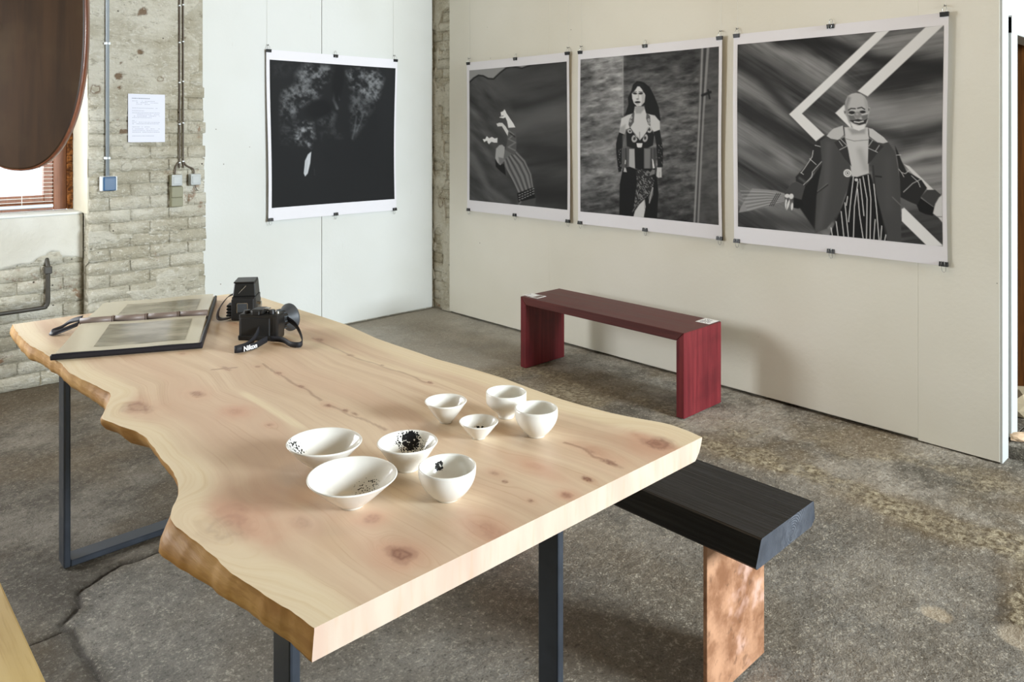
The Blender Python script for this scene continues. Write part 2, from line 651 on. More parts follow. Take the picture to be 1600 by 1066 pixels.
# low wall under the window, lintel and pier around it
WX0 = -.85
bm = bmesh.new()
box(bm, (-3.55, 5.209, -.03), (PX0 + .01, 5.60, 1.0))
box(bm, (-3.55, 5.214, 2.45), (PX0 + .01, 5.60, 4.2))
box(bm, (-3.55, 5.214, 1.0), (WX0, 5.60, 2.45))
ww = struct(mobj('wall_window', bm, M_MORTAR))
course_wall(ww, .12, PX0 - .002, 5.201, .0, .86)
nu, nv = 250, 110
U, V = np.meshgrid(np.linspace(-1.2, PX0 - .004, nu), np.linspace(.0, 1.008, nv), indexing='ij')
U, V = U.ravel(), V.ravel()
edge = .705 + .16 * (fbm(U * 5, V * 4, 4, 12) - .5) + .02 * np.sin(U * 7)
cover = sstep(-.008, .02, V - edge)
hole = sstep(1.2, .7, np.hypot((U - 1.115) * 1.0, (V - .715) * .55) / .036 + (fbm(U * 26, V * 26, 3, 3) - .5) * 1.2)
cv = np.maximum(cover, sstep(.60, .66, fbm(U * 6, V * 9, 4, 25)) * .8)
D = 5.244 - cv * (.046 + .003 * fbm(U * 7, V * 7, 3, 35)) + hole * .03
D = np.where(cv < .02, 5.262, D)


def m_apron():
    n = NT('flaking_white_plaster', .7, spec=.3)
    p = n.pos()
    w = n.attr('cover')
    base = n.mix(n.ramp(n.noise(p, 1.6, 4), .35, .7), rgb(226, 224, 214), rgb(206, 202, 188))
    old = n.mix(n.ramp(n.noise(p, 8, 5, .65), .36, .64), rgb(120, 109, 84), rgb(192, 184, 160))
    edge_ = n.ramp(n.math('ADD', w, n.math('MULTIPLY', n.math('SUBTRACT', n.noise(p, 24, 5, .7), .5), .9)), .45, .6)
    c = n.mix(edge_, old, base)
    c = n.mix(n.attr('hole'), c, rgb(40, 34, 26))
    n.color(c)
    n.bump(n.noise(p, 28, 5, .6), .4, .012)
    return n.m


link('flaking_plaster', grid_mesh('flaking_plaster', np.stack([U, D, V], 1), nu, nv, {'cover': cover, 'hole': hole}), m_apron(), ww)
boxo('window_sill', (WX0, 5.192, 1.0), (PX0 - .003, 5.44, 1.014), M_WHITE2, ww, .004)

# old masonry seen in the gap of the corner
wc = struct(boxo('wall_corner', (4.001, 4.9655, -.03), (4.3, 5.222, 4.2), M_MORTAR))
course_wall(wc, 4.966, 5.216, 3.993, .0, 3.15, axis='y', L=.25)
nu, nv = 30, 320
U, V = np.meshgrid(np.linspace(4.966, 5.222, nu), np.linspace(.0, 4.2, nv), indexing='ij')
U, V = U.ravel(), V.ravel()
cover = sstep(.40, .46, fbm(U * 7, V * 5, 4, 91))
pit = np.zeros(U.shape)
for py, pz, pr in ((5.09, 1.86, .012), (5.05, 1.86, .012), (5.05, .98, .06), (5.10, .90, .04)):
    pit = np.maximum(pit, sstep(1.15, .75, np.hypot(U - py, V - pz) / pr + (fbm(U * 25, V * 25, 3, 7) - .5) * 1.2))
D = 4.04 - cover * (.054 + .004 * fbm(U * 8, V * 8, 3, 37)) + pit * .012
link('plaster_coat', grid_mesh('plaster_coat', np.stack([D, U, V], 1), nu, nv, {'pit': pit}), M_COAT, wc)

# door wall at the far right, facing the front window
DX0, DX1 = 4.245, 5.12
bm = bmesh.new()
box(bm, (4.066, 1.0, 0), (4.137, 1.10, 4.2))
box(bm, (4.137, 1.06, 0), (4.153, 1.10, 4.2))
box(bm, (4.153, 1.0, 0), (DX0, 1.10, 4.2))
box(bm, (DX1, 1.0, 0), (9.0, 1.10, 4.2))
box(bm, (DX0, 1.0, 1.975), (DX1, 1.10, 4.2))
struct(mobj('wall_door', bm, M_JOIN))
tr = struct(boxo('trim_1', (4.150, .980, .066), (DX0, 1.002, 2.045), M_JOIN, None, .003))
boxo('door_jamb', (DX0 - .012, .984, .056), (DX0 + .004, 1.12, 1.975), M_JOIN, tr, .001)
boxo('head_casing', (4.150, .978, 1.965), (DX1 + .09, 1.002, 2.05), M_JOIN, tr, .003)
boxo('jamb', (DX1, .980, .066), (DX1 + .09, 1.002, 1.965), M_JOIN, tr, .003)


def m_wood(name, c0, c1, c2, along='z', sc=1.0, rough=.45, bump=.2, spec=.45, contrast=1.0, coat=0.0):
    n = NT(name, rough, spec=spec)
    p = n.obj()
    s = {'z': (14, 14, .7), 'x': (.7, 14, 14), 'y': (14, .7, 14)}[along]
    q = n.mapping(p, tuple(v * sc for v in s))
    f1 = n.noise(q, 1.4, 4, .55, .4)
    f2 = n.noise(n.mapping(p, tuple(v * sc * 5 for v in s)), 1.6, 3, .6)
    col = n.mix(n.ramp(f1, .5 - .18 / contrast, .5 + .18 / contrast), c0, c1)
    col = n.mix(n.math('MULTIPLY', n.ramp(f2, .48, .66), .55), col, c2)
    n.color(col)
    n.bump(n.math('ADD', n.math('MULTIPLY', f1, .5), f2), bump, .004)
    if coat:
        n.b.inputs['Coat Weight'].default_value = coat
        n.b.inputs['Coat Roughness'].default_value = .15
    return n.m


M_DOORWOOD = m_wood('brown_door_wood', rgb(104, 62, 26), rgb(140, 88, 40), rgb(84, 48, 20), 'z')
d1 = struct(boxo('door_1', (4.905, 1.03, .058), (4.94, 2.05, 2.2), M_DOORWOOD))
for k in range(7):
    boxo('plank', (4.89, 1.04 + k * .145, .06), (4.906, 1.04 + k * .145 + .139, 2.2), M_DOORWOOD, d1, .003)
struct(boxo('wall_passage', (6.0, 1.1, 0), (6.1, 2.7, 4.2), M_WHITE))

# ------------------------------------------------------------------ window with brown frame and pane
M_BROWN = m_wood('brown_window_frame', rgb(136, 84, 52), rgb(158, 102, 66), rgb(120, 72, 44), 'z', rough=.4)
M_RUST = NT('ochre_filler', .9)
_f = M_RUST.noise(M_RUST.pos(), 36, 5, .7)
M_RUST.color(M_RUST.mix(M_RUST.ramp(_f, .4, .62), rgb(104, 58, 24), rgb(190, 122, 58)))
M_RUST.bump(_f, .9, .02)
M_RUST = M_RUST.m
wn = struct(boxo('window_1', (1.178, 5.425, 1.016), (1.250, 5.52, 2.45), M_BROWN, None, .004))
boxo('window_frame', (WX0, 5.425, 1.016), (WX0 + .07, 5.52, 2.45), M_BROWN, wn, .004)
boxo('window_frame', (WX0 + .07, 5.425, 2.38), (1.178, 5.52, 2.45), M_BROWN, wn, .004)
boxo('window_frame', (WX0 + .07, 5.425, 1.016), (1.178, 5.52, 1.060), M_BROWN, wn, .004)
for lo, hi in (((1.128, 5.44, 1.06), (1.178, 5.50, 2.38)), ((WX0 + .07, 5.44, 1.06), (WX0 + .12, 5.50, 2.38)), ((WX0 + .12, 5.44, 1.06), (1.128, 5.50, 1.108)), ((WX0 + .12, 5.44, 2.33), (1.128, 5.50, 2.38))):
    boxo('sash_rail', lo, hi, M_BROWN, wn, .004)
gl = NT('window_glass', .02)
tb, gb, ms = gl.n.new('ShaderNodeBsdfTransparent'), gl.n.new('ShaderNodeBsdfGlossy'), gl.n.new('ShaderNodeMixShader')
gb.inputs['Roughness'].default_value = .02
fr = gl.n.new('ShaderNodeFresnel')
fr.inputs[0].default_value = 1.45
gl.l.new(fr.outputs[0], ms.inputs[0])
gl.l.new(tb.outputs[0], ms.inputs[1])
gl.l.new(gb.outputs[0], ms.inputs[2])
gl.l.new(ms.outputs[0], gl.n['Material Output'].inputs[0])
boxo('window_pane', (WX0 + .12, 5.468, 1.108), (1.128, 5.472, 2.33), gl.m, wn)
bm = bmesh.new()
for k in range(30):
    z = 1.016 + k * .048
    r0 = .016 + random.uniform(-.004, .006)
    box(bm, (1.250, 5.412 + random.uniform(0, .010), z), (1.286, 5.50, z + .050), .006)
mobj('filler_strip', bm, M_RUST, wn)

# ------------------------------------------------------------------ live-edge table
TZ, TH = .755, .050
LE = [(.613, 3.475), (.6, 3.28), (.597, 3.1), (.61, 2.975), (.624, 2.784), (.619, 2.658), (.629, 2.565), (.647, 2.444), (.656, 2.371), (.65, 2.339), (.629, 2.288), (.597, 2.213),
      (.581, 2.172), (.598, 2.091), (.62, 2.019), (.623, 1.951), (.614, 1.853), (.609, 1.805), (.603, 1.721), (.591, 1.657), (.583, 1.629), (.573, 1.604), (.558, 1.581), (.532, 1.534),
      (.524, 1.504), (.527, 1.45), (.534, 1.37), (.538, 1.254), (.55, 1.161), (.562, 1.083), (.569, 1.034)]
RE = [(1.612, 1.031), (1.621, 1.075), (1.624, 1.124), (1.619, 1.153), (1.591, 1.231), (1.575, 1.29), (1.562, 1.38), (1.556, 1.449), (1.557, 1.578), (1.562, 1.685), (1.555, 1.792),
      (1.545, 1.893), (1.534, 1.984), (1.533, 2.108), (1.530, 2.23), (1.530, 2.335), (1.546, 2.495), (1.553, 2.571), (1.55, 2.759), (1.541, 2.971), (1.538, 3.124), (1.534, 3.263), (1.522, 3.37), (1.49, 3.42), (1.45, 3.445)]
# outward offset of the lower rim of the live edge, by y
OFL = [(1.03, .004), (1.25, .000), (1.40, .022), (1.50, .030), (1.58, -.002), (1.70, -.024), (1.95, -.030), (2.08, -.024), (2.16, -.040), (2.22, -.034), (2.28, .012), (2.37, .012), (2.6, -.004), (3.0, .0), (3.5, .006)]


def itp(P, t, s=0.0):
    P = sorted((b, a) for a, b in P)
    return np.interp(t, [p[0] for p in P], [p[1] for p in P])


NB, NA = 500, 200
t = np.linspace(0, 1, NB)
bl, br = 1.034 + t * (3.475 - 1.034), 1.031 + t * (3.445 - 1.031)
La, Ra = itp(LE, bl), itp(RE, br)
ker = np.hanning(9)
ker /= ker.sum()
sm = lambda v: np.concatenate([v[:5], np.convolve(v, ker, 'same')[5:-5], v[-5:]])
La, Ra = sm(La), sm(Ra)
La = La + (fbm(bl * 25, bl * 0 + .5, 2, 4) - .5) * .006
s = np.linspace(0, 1, NA)
TX = La[:, None] * (1 - s) + Ra[:, None] * s
TY = bl[:, None] * (1 - s) + br[:, None] * s
# knots: x, y, radius, darkness of the core, halo, elongation along grain
KN = [(.833, 2.194, .021, .62, .4, 1.5), (1.505, 1.085, .040, .75, 1.0, 1.2), (.777, 1.110, .026, .9, .9, 1.2), (.946, 1.066, .030, .25, 1.0, 1.7), (.60, 1.425, .055, .30, 1.1, 1.3), (.672, 2.19, .034, .60, .5, 2.0),
      (1.111, 1.233, .012, .5, .6, 1.3), (1.101, 1.188, .007, .9, .3, 1.2), (1.237, 1.076, .010, 1.0, .3, 1.6), (1.152, 1.057, .014, .6, 1.0, 1.0), (1.082, 1.09, .008, .9, .4, 1.3),
      (1.335, 1.09, .010, .8, .3, 3.4), (1.351, 1.171, .010, .45, .3, 4.0), (.807, 1.252, .016, .35, .8, 1.0), (1.37, 2.46, .012, .6, .4, 1.8), (1.351, 2.219, .009, .6, .4, 2), (1.09, 2.205, .008, .8, .3, 1.6),
      (1.079, 2.045, .009, .8, .3, 2), (1.057, 1.85, .011, .8, .5, 1.5), (1.072, 1.786, .008, .8, .3, 1.5), (1.077, 1.747, .007, .7, .2, 2.5), (1.367, 2.05, .007, .7, .3, 1.5), (1.374, 1.813, .008, .8, .3, 1.4),
      (1.07, 2.313, .008, .6, .3, 1.4), (.857, 1.976, .022, .18, .9, 1.2), (.879, 1.831, .010, .5, .5, 1.2), (.99, 2.36, .008, .55, .1, 4.0), (1.25, 2.9, .010, .6, .3, 1.5), (.95, 2.62, .010, .3, .4, 1.5),
      (1.20, 1.20, .018, .12, .9, 2.2), (1.36, 1.15, .02, .10, .7, 2.5), (.70, 1.33, .02, .22, .6, 1.6)]
G = np.broadcast_to(s, TX.shape) * 1.0
knot = np.zeros(TX.shape)
halo = np.zeros(TX.shape)
disp = np.zeros(TX.shape)
for kx, ky, kr, kd, kh, ke in KN:
    dx, dy = TX - kx, (TY - ky) / ke
    r = np.hypot(dx, dy) / kr
    r = r + (fbm(TX * 45, TY * 26, 4, int(kx * 999)) - .5) * 1.1
    knot = np.maximum(knot, kd * sstep(1.2, .35, r) * (.78 + .22 * np.sin(r * 16)))
    halo = np.maximum(halo, kh * np.exp(-((r / 1.9) ** 2)))
    disp -= (kr * 1.7) ** 2 * dx / (dx * dx + ((TY - ky) / 2.2) ** 2 + (kr * 1.1) ** 2)
# fine cracks between the small knots, along the grain
for pts, wd, dk in (([(1.10, 2.33), (1.085, 2.2), (1.078, 2.05), (1.06, 1.9)], .0035, .45), ([(1.36, 2.5), (1.352, 2.2), (1.366, 2.0), (1.372, 1.8)], .003, .4),
                    ([(1.345, 1.24), (1.35, 1.19), (1.33, 1.14), (1.345, 1.09)], .003, .5), ([(1.057, 1.86), (1.075, 1.70), (1.08, 1.6)], .003, .4), ([(.955, 2.38), (1.02, 2.35)], .004, .55)):
    knot = np.maximum(knot, dk * sstep(wd * 2, wd * .5, seg_dist(TX + (fbm(TX * 30, TY * 12, 2, 8) - .5) * .02, TY, pts)))
dl = (TX - La[:, None])
dr = (Ra[:, None] - TX)
sapw = np.maximum(sstep(.085, .035, dl + (fbm(TY * 3, TX * 0, 2, 1) - .5) * .06), sstep(.105, .055, dr + (fbm(TY * 3, TX * 0, 2, 5) - .5) * .05))
stripe = np.maximum(sstep(.016, .006, np.abs(TX - (.931 + (TY - 1.93) * .004))) * sstep(1.70, 1.80, TY) * sstep(2.14, 2.08, TY),
                    sstep(.026, .010, np.abs(TX - np.interp(TY, [1.0, 1.77, 2.66, 3.4], [1.43, 1.407, 1.299, 1.22]))) * sstep(1.5, 1.9, TY) * .55)
sapw = np.maximum(sapw, stripe)
G = G + disp + .022 * (fbm(TX * 4, TY * 1.2, 3, 61) - .5) * 2
TZv = np.full(TX.shape, TZ)
V = np.stack([TX, TY, TZv], 2).reshape(-1, 3)


def m_table(side=False):
    n = NT('live_edge_softwood' if not side else 'waney_edge', .42, spec=.45)
    g, by = n.attr('g'), n.sep(n.pos())[1]
    q = n.comb(n.math('MULTIPLY', g, 26), n.math('MULTIPLY', by, 1.1), 0)
    f1 = n.noise(q, 1.0, 4, .6, .25)
    q2 = n.comb(n.math('MULTIPLY', g, 150), n.math('MULTIPLY', by, 2.0), 3.0)
    f2 = n.noise(q2, 1.0, 3, .6)
    col = n.mix(n.ramp(f1, .32, .68), rgb(207, 182, 153), rgb(220, 199, 170))
    col = n.mix(n.math('MULTIPLY', n.ramp(n.noise(n.comb(n.math('MULTIPLY', g, 7), n.math('MULTIPLY', by, .8), 7.0), 1.0, 3), .45, .62), .55), col, rgb(206, 174, 148))
    col = n.mix(n.math('MULTIPLY', n.ramp(f2, .54, .72), .38), col, rgb(184, 146, 112))
    col = n.mix(n.math('MULTIPLY', n.attr('halo'), .60), col, rgb(198, 138, 112))
    col = n.mix(n.math('MULTIPLY', n.attr('sap'), .78), col, n.mix(n.ramp(f2, .4, .7), rgb(230, 216, 184), rgb(222, 204, 166)))
    col = n.mix(n.attr('knot'), col, rgb(122, 78, 60))
    n.color(col)
    n.bump(f2, .05, .002)
    n.rough(n.math('ADD', .34, n.math('MULTIPLY', f1, .16)))
    return n.m


M_TABLE = m_table()


def m_waney():
    n = NT('waney_edge', .55, spec=.35)
    p = n.pos()
    f = n.noise(n.mapping(p, (9, 3.2, 12)), 1.0, 5, .6, .5)
    f2 = n.noise(n.mapping(p, (60, 7, 60)), 1.0, 3)
    col = n.mix(n.ramp(f, .34, .64), rgb(176, 128, 70), rgb(204, 160, 98))
    col = n.mix(n.math('MULTIPLY', n.ramp(f2, .5, .7), .4), col, rgb(146, 98, 48))
    k = n.math('MULTIPLY', n.ramp(n.voro(n.mapping(p, (1, 1, 1.6)), 6.5), .05, .13, 1, 0), .75)
    col = n.mix(k, col, rgb(112, 66, 34))
    n.color(col)
    n.bump(f, .45, .012)
    return n.m


def m_endgrain():
    n = NT('sawn_end_of_slab', .5, spec=.4)
    p = n.pos()
    f = n.noise(n.mapping(p, (16, 1, 3.0), (0, .5, 0)), 1.0, 4, .5)
    f2 = n.noise(n.mapping(p, (70, 1, 8)), 1.0, 3)
    col = n.mix(n.ramp(f, .35, .68), rgb(206, 190, 170), rgb(202, 174, 154))
    col = n.mix(n.math('MULTIPLY', n.ramp(f2, .52, .7), .25), col, rgb(204, 162, 122))
    n.color(col)
    return n.m


M_WANEY, M_END = m_waney(), m_endgrain()
table = empty('live_edge_table', (1.09, 2.25, 0))
tag(table, 'large pale live-edge wood slab table on black steel frames, bowls and cameras on it', 'table')
TI = Matrix.Translation((-1.09, -2.25, 0))


def local(o, root):
    """keep world placement of a part built in world coordinates under a placed root"""
    o.parent = root
    o.matrix_parent_inverse = Matrix.Identity(4)
    R = Matrix.LocRotScale(root.location, root.rotation_euler, None)
    o.matrix_local = R.inverted()
    return o


# the slab: dense sanded top plus shaped rim, sawn ends and underside as one mesh
offO = np.interp(bl, [p[0] for p in OFL], [p[1] for p in OFL])  # + = outwards
calm = sstep(1.04, 1.16, bl)
lump = (fbm(bl * 14, bl * 0, 3, 71) - .5) * .012 * calm
burl = np.exp(-((bl - 2.19) / .035) ** 2) * .012
offR = np.interp(br, [1.03, 1.10, 1.3, 3.4], [.026, .022, .010, .008])
rings = []
for fz, fo, blg in ((0, 0, 0), (-.10, -.003, 0), (-.35, .33, .004), (-.65, .66, .005), (-.92, .96, 0), (-1.0, .90, -.006)):
    lx = La - offO * max(fo, 0) - blg * calm - (lump * abs(fz) + burl * math.sin(math.pi * min(1, abs(fz))))
    rx = Ra - offR * max(fo, 0) + blg
    z = np.full(NB, TZ + fz * TH)
    rings.append((np.stack([lx, bl, z], 1), np.stack([rx, br, z], 1)))
me = grid_mesh('tabletop', V, NB, NA, {'g': G.ravel(), 'sap': sapw.ravel(), 'knot': knot.ravel(), 'halo': np.clip(halo, 0, 1).ravel()})
bm = bmesh.new()
bm.from_mesh(me)
bm.verts.ensure_lookup_table()
TVS = list(bm.verts)
Lv = [[bm.verts[i * NA] for i in range(NB)]]
Rv = [[bm.verts[i * NA + NA - 1] for i in range(NB)]]
for l, r in rings[1:]:
    Lv.append([bm.verts.new(p) for p in l])
    Rv.append([bm.verts.new(p) for p in r])


def newf(vs, mi):
    f = bm.faces.new(vs)
    f.material_index = mi
    f.smooth = True


for k in range(len(Lv) - 1):
    for i in range(NB - 1):
        newf((Lv[k][i], Lv[k + 1][i], Lv[k + 1][i + 1], Lv[k][i + 1]), 1)
        newf((Rv[k][i], Rv[k][i + 1], Rv[k + 1][i + 1], Rv[k + 1][i]), 1)
for i in range(NB - 1):
    newf((Lv[-1][i], Rv[-1][i], Rv[-1][i + 1], Lv[-1][i + 1]), 1)
for i, top in ((0, TVS[:NA]), (NB - 1, TVS[(NB - 1) * NA:NB * NA])):
    f = bm.faces.new(top + [Rv[k][i] for k in range(1, len(Rv))] + [Lv[k][i] for k in range(len(Lv) - 1, 0, -1)])
    f.material_index = 2
    f.smooth = False
bm.edges.ensure_lookup_table()
for e in bm.edges:
    if len(e.link_faces) == 2 and e.link_faces[0].material_index != e.link_faces[1].material_index:
        e.smooth = False
bmesh.ops.recalc_face_normals(bm, faces=bm.faces)
bm.to_mesh(me)
bm.free()
for m in (M_TABLE, M_WANEY, M_END):
    me.materials.append(m)
top = bpy.data.objects.new('tabletop', me)
COL.objects.link(top)
local(top, table)

M_STEEL = NT('black_hot_rolled_steel', .42, .25)
_f = M_STEEL.noise(M_STEEL.pos(), 16, 4)
M_STEEL.color(M_STEEL.mix(_f, rgb(48, 52, 58), rgb(72, 78, 88)))
M_STEEL.rough(M_STEEL.ramp(_f, .3, .7, .28, .40))
M_STEEL = M_STEEL.m
TB = TZ - TH


def steel_frame(y, x0, x1, w=.070, d=.022):
    for x in (x0, x1):
        local(boxo('leg', (x - d / 2, y - w / 2, 0), (x + d / 2, y + w / 2, TB - .006), M_STEEL, None, .005, None, 2), table)
    for z in (0, TB - .028):
        local(boxo('foot_bar' if z == 0 else 'top_bar', (x0 + d / 2, y - w / 2, z), (x1 - d / 2, y + w / 2, z + d), M_STEEL, None, .003), table)
    local(boxo('mounting_plate', (x0, y - .05, TB - .006), (x1, y + .05, TB), M_STEEL, None, .001), table)


steel_frame(2.985, .682, 1.43)
steel_frame(1.315, .575 + .09, 1.375)

# ------------------------------------------------------------------ bowls
def m_porcelain(name, spots, tint=(238, 236, 228)):
    """spots: (x, y, z, radius, density) groups of ink splashes in the bowl's own space"""
    n = NT(name, .12, spec=.5)
    p = n.obj()
    col = n.mix(n.noise(p, 14, 2), rgb(*tint), rgb(*[c - 4 for c in tint]))
    dt = n.n.new('ShaderNodeVectorMath')
    dt.operation = 'DOT_PRODUCT'
    n.put(dt.inputs[0], n.n.new('ShaderNodeTexCoord').outputs['Normal'])
    n.put(dt.inputs[1], n.mapping(p, (1, 1, 0)))
    inner = n.ramp(dt.outputs['Value'], .001, -.001, 0, 1)
    for (x, y, z, r, sc, th) in spots:
        d = n.n.new('ShaderNodeVectorMath')
        d.operation = 'DISTANCE'
        n.put(d.inputs[0], p)
        d.inputs[1].default_value = (x, y, z)
        near = n.ramp(d.outputs['Value'], r, r * .45, 0, 1)
        ns = n.math('MULTIPLY', n.voro(p, sc * 2.2), n.math('ADD', .35, n.noise(p, sc * .5, 3)))
        k = n.math('MULTIPLY', n.ramp(n.math('SUBTRACT', ns, n.math('MULTIPLY', near, th)), .02, -.02, 0, 1), inner)
        col = n.mix(n.math('MULTIPLY', k, n.ramp(near, .02, .1)), col, rgb(30, 32, 34))
    n.color(col)
    return n.m


def bowl(name, loc, R, h, foot, shape, label, spots=(), oval=1.0, rot=0.0, cat='bowl', tilt=0.0, group='handmade white porcelain bowls on the table'):
    th = .0035
    out = []
    N = 14
    for i in range(N + 1):
        u = i / N
        if shape == 'cone':
            r = foot + (R - foot) * u ** .86
        elif shape == 'flare':
            r = foot + (R - foot) * (u ** .70)
        elif shape == 'round':
            r = foot + (R - foot) * math.sin(min(1, u * 1.12) * math.pi / 2) ** .72
        elif shape == 'egg':
            r = foot + (R * 1.03 - foot) * math.sin(min(1.0, u * 1.25) * math.pi / 2) ** .85 * (1 if u < .8 else 1 - .03 * ((u - .8) / .2))
        else:  # band: tapered foot below an upright band
            r = foot + (R - foot) * (sstep(0, .62, np.array(u)).item() if u < .62 else 1.0)
        out.append((r, .003 + (h - .003) * u))
    prof = [(0, .004), (foot * .8, .004), (foot * .86, 0), (foot * .98, 0)] + out
    prof.append((R - th * .45, h + .0014))
    inn = []
    for r, z in reversed(out[2:]):
        inn.append((max(r - th, .002), z + (.0005 if z > h * .9 else 0)))
    inn += [(inn[-1][0] * .55, out[1][1] + .004), (0, out[1][1] + .003)]
    bm = lathe(prof + inn, 56)
    rr = random.Random(int(R * 1e5))
    ph = rr.uniform(0, 6)
    for v in bm.verts:
        a = math.atan2(v.co.y, v.co.x)
        u = v.co.z / h
        k = 1 + .012 * math.sin(2 * a + ph) * u + .007 * math.sin(3 * a + ph * 2) * u
        v.co.x *= k * oval
        v.co.y *= k / oval
        v.co.z *= 1 + tilt * math.cos(a - ph) * u
    o = mobj(name, bm, m_porcelain('porcelain', spots), None, True)
    o.location = (*loc, TZ + .0003)
    o.rotation_euler = (0, 0, rot)
    return tag(o, label, cat, group)


VA = math.atan2(-.6865, .7271)   # direction of the picture's right in room axes
def vx(r, d, z):                 # local offsets: r to the viewer's right, d away from the viewer
    return (r * .7271 + d * .6865, -r * .6865 + d * .7271, z)


bowl('bowl', (.860, 1.520), .081, .055, .024, 'flare', 'wide shallow white bowl with black ink spatter on its left rim, at the rear left', [(*vx(-.062, -.012, .036), .046, 78, .42)], 1.02, 0, tilt=.05)
bowl('bowl', (.810, 1.323), .089, .059, .024, 'cone', 'largest white flared bowl with faint dark flecks inside, nearest the table front edge', [(*vx(.03, .02, .022), .040, 95, .26)], 1.02, .3, tilt=.04)
bowl('bowl', (.988, 1.384), .066, .059, .026, 'cone', 'white bowl heavily splashed with black ink inside', [(*vx(.0, .048, .042), .030, 75, .60), (*vx(-.004, .046, .04), .042, 110, .42), (*vx(.004, .015, .014), .034, 95, .50), (*vx(.03, .03, .03), .028, 120, .32)], 1.0, 0)
bowl('bowl', (.967, 1.216), .0594, .0646, .024, 'round', 'deep rounded white bowl with one small dark stroke inside, front right of the group', [(*vx(-.012, .052, .044), .014, 90, .62)], 1.0, .2)
bowl('bowl', (1.218, 1.538), .0535, .054, .016, 'cone', 'small shallow white bowl with tiny stem drawing, farthest left of the rear four', [(*vx(-.038, -.006, .032), .014, 90, .62)], 1.0, .5)
bowl('bowl', (1.214, 1.404), .0476, .0393, .017, 'cone', 'smallest low white bowl with dark sprig inside, centre of the rear four', [(*vx(.002, .012, .014), .022, 90, .6)], 1.0, .1)
bowl('cup', (1.355, 1.457), .0526, .065, .021, 'band', 'white cup with upright band above tapered foot, nearest the red bench', [(*vx(-.026, -.004, .03), .014, 90, .62)], 1.0, .1, 'cup')
bowl('cup', (1.326, 1.317), .051, .0675, .022, 'egg', 'egg-shaped tall white cup with dark mark inside, rightmost on the table', [(*vx(-.03, .006, .036), .016, 90, .62)], 1.0, .1, 'cup')

# ------------------------------------------------------------------ photo album lying open
M_BLK = plain('black_leatherette', rgb(24, 24, 32), .45, var=.2, scale=120)
M_PAGE = plain('page_sleeve_paper', rgb(196, 190, 168), .22, var=.03, spec=.6, scale=6)
_n = NT('faded_landscape_print', .16, spec=.6)
_p = _n.obj()
_c = _n.mix(_n.ramp(_n.noise(_n.mapping(_p, (4, 9, 1)), 1.3, 4), .35, .68), rgb(120, 114, 94), rgb(168, 162, 142))
_n.color(_c)
M_PRINT = _n.m
M_SPINE = plain('brown_plastic_spine', rgb(126, 110, 100), .45, var=.1, scale=15)
AL = empty('photo_album', (.605, 2.835, TZ + .0004), math.radians(-25.5))
tag(AL, 'open black photo album with sleeved landscape prints at the far end of the table', 'album')
AW, AD = .462, .372     # width of each half, depth of each half


def page_stack(y0, y1, z0, thick, lift):
    nu, nv = 24, 20
    U, Vv = np.meshgrid(np.linspace(.012, AW - .014, nu), np.linspace(y0, y1, nv), indexing='ij')
    U, Vv = U.ravel(), Vv.ravel()
    q = (Vv - y0) / (y1 - y0)
    return U, Vv, z0 + thick + lift(q, U) + .0015 * np.sin(U * 22), nu, nv


for half, (y0, y1) in enumerate(((0, AD), (AD + .046, 2 * AD + .046))):
    boxo('cover', (0, y0, 0), (AW, y1, .007), M_BLK, AL, .002)
    bm = bmesh.new()
    box(bm, (.010, y0 + .008, .007), (AW - .010, y1 - .004, .018), .002)
    mobj('page_block', bm, M_PAGE, AL)
    lift = (lambda q, U: .012 * q ** 2) if half == 0 else (lambda q, U: .012 * (1 - q) ** 2 + .012 * q * q * (U / AW))
    U, Vv, Zz, nu, nv = page_stack(y0 + .010, y1 - .002, .0185, 0, lift)
    link('page', grid_mesh('page', np.stack([U, Vv, Zz], 1), nu, nv), M_PAGE, AL)
    k0, k1 = (.16, .90) if half == 0 else (.14, .80)
    Uf = .115 + (U - U.min()) / (U.max() - U.min()) * .285
    Vf = y0 + (y1 - y0) * (k0 + (Vv - Vv.min()) / (Vv.max() - Vv.min()) * (k1 - k0))
    qz = (Vf - y0 - .010) / (y1 - y0 - .012)
    Zf = .0185 + lift(qz, Uf) + .0015 * np.sin(Uf * 22) + .0008
    link('print', grid_mesh('print', np.stack([Uf, Vf, Zf], 1), nu, nv), M_PRINT, AL)
boxo('spine', (0, AD, 0), (AW, AD + .046, .012), M_BLK, AL, .003)
# raised cover rim on the right and front
boxo('cover_rim', (AW - .010, .0, .007), (AW, 2 * AD + .046, .022), M_BLK, AL, .003)
boxo('cover_rim', (.0, -.004, .002), (AW, .008, .020), M_BLK, AL, .004)
xs = [.004, .118, .232, .346, .452]
for k in range(4):
    bm = bmesh.new()
    tube(bm, [(xs[k] + .001, AD + .023, .034), (xs[k + 1] - .001, AD + .023, .034)], .0130, 18)
    mobj('binder_tube', bm, M_SPINE, AL, True)
for x in xs[1:4]:
    bm = bmesh.new()
    cyl(bm, .0155, .0155, .004, Matrix.Translation((x - .0025, AD + .023, .034)) @ Matrix.Rotation(math.pi / 2, 4, 'Y'), 18)
    mobj('binder_ring', bm, M_SPINE, AL)
bm = bmesh.new()
ribbon(bm, spline([(.010, AD + .023, .046), (-.030, AD + .036, .034), (-.060, AD + .014, .016), (-.084, AD - .010, .011), (-.062, AD - .028, .011), (-.020, AD - .006, .022), (.004, AD + .010, .030)], 6), (.003, .011, .007), .0012)
mobj('ribbon_tie', bm, M_BLK, AL, True)

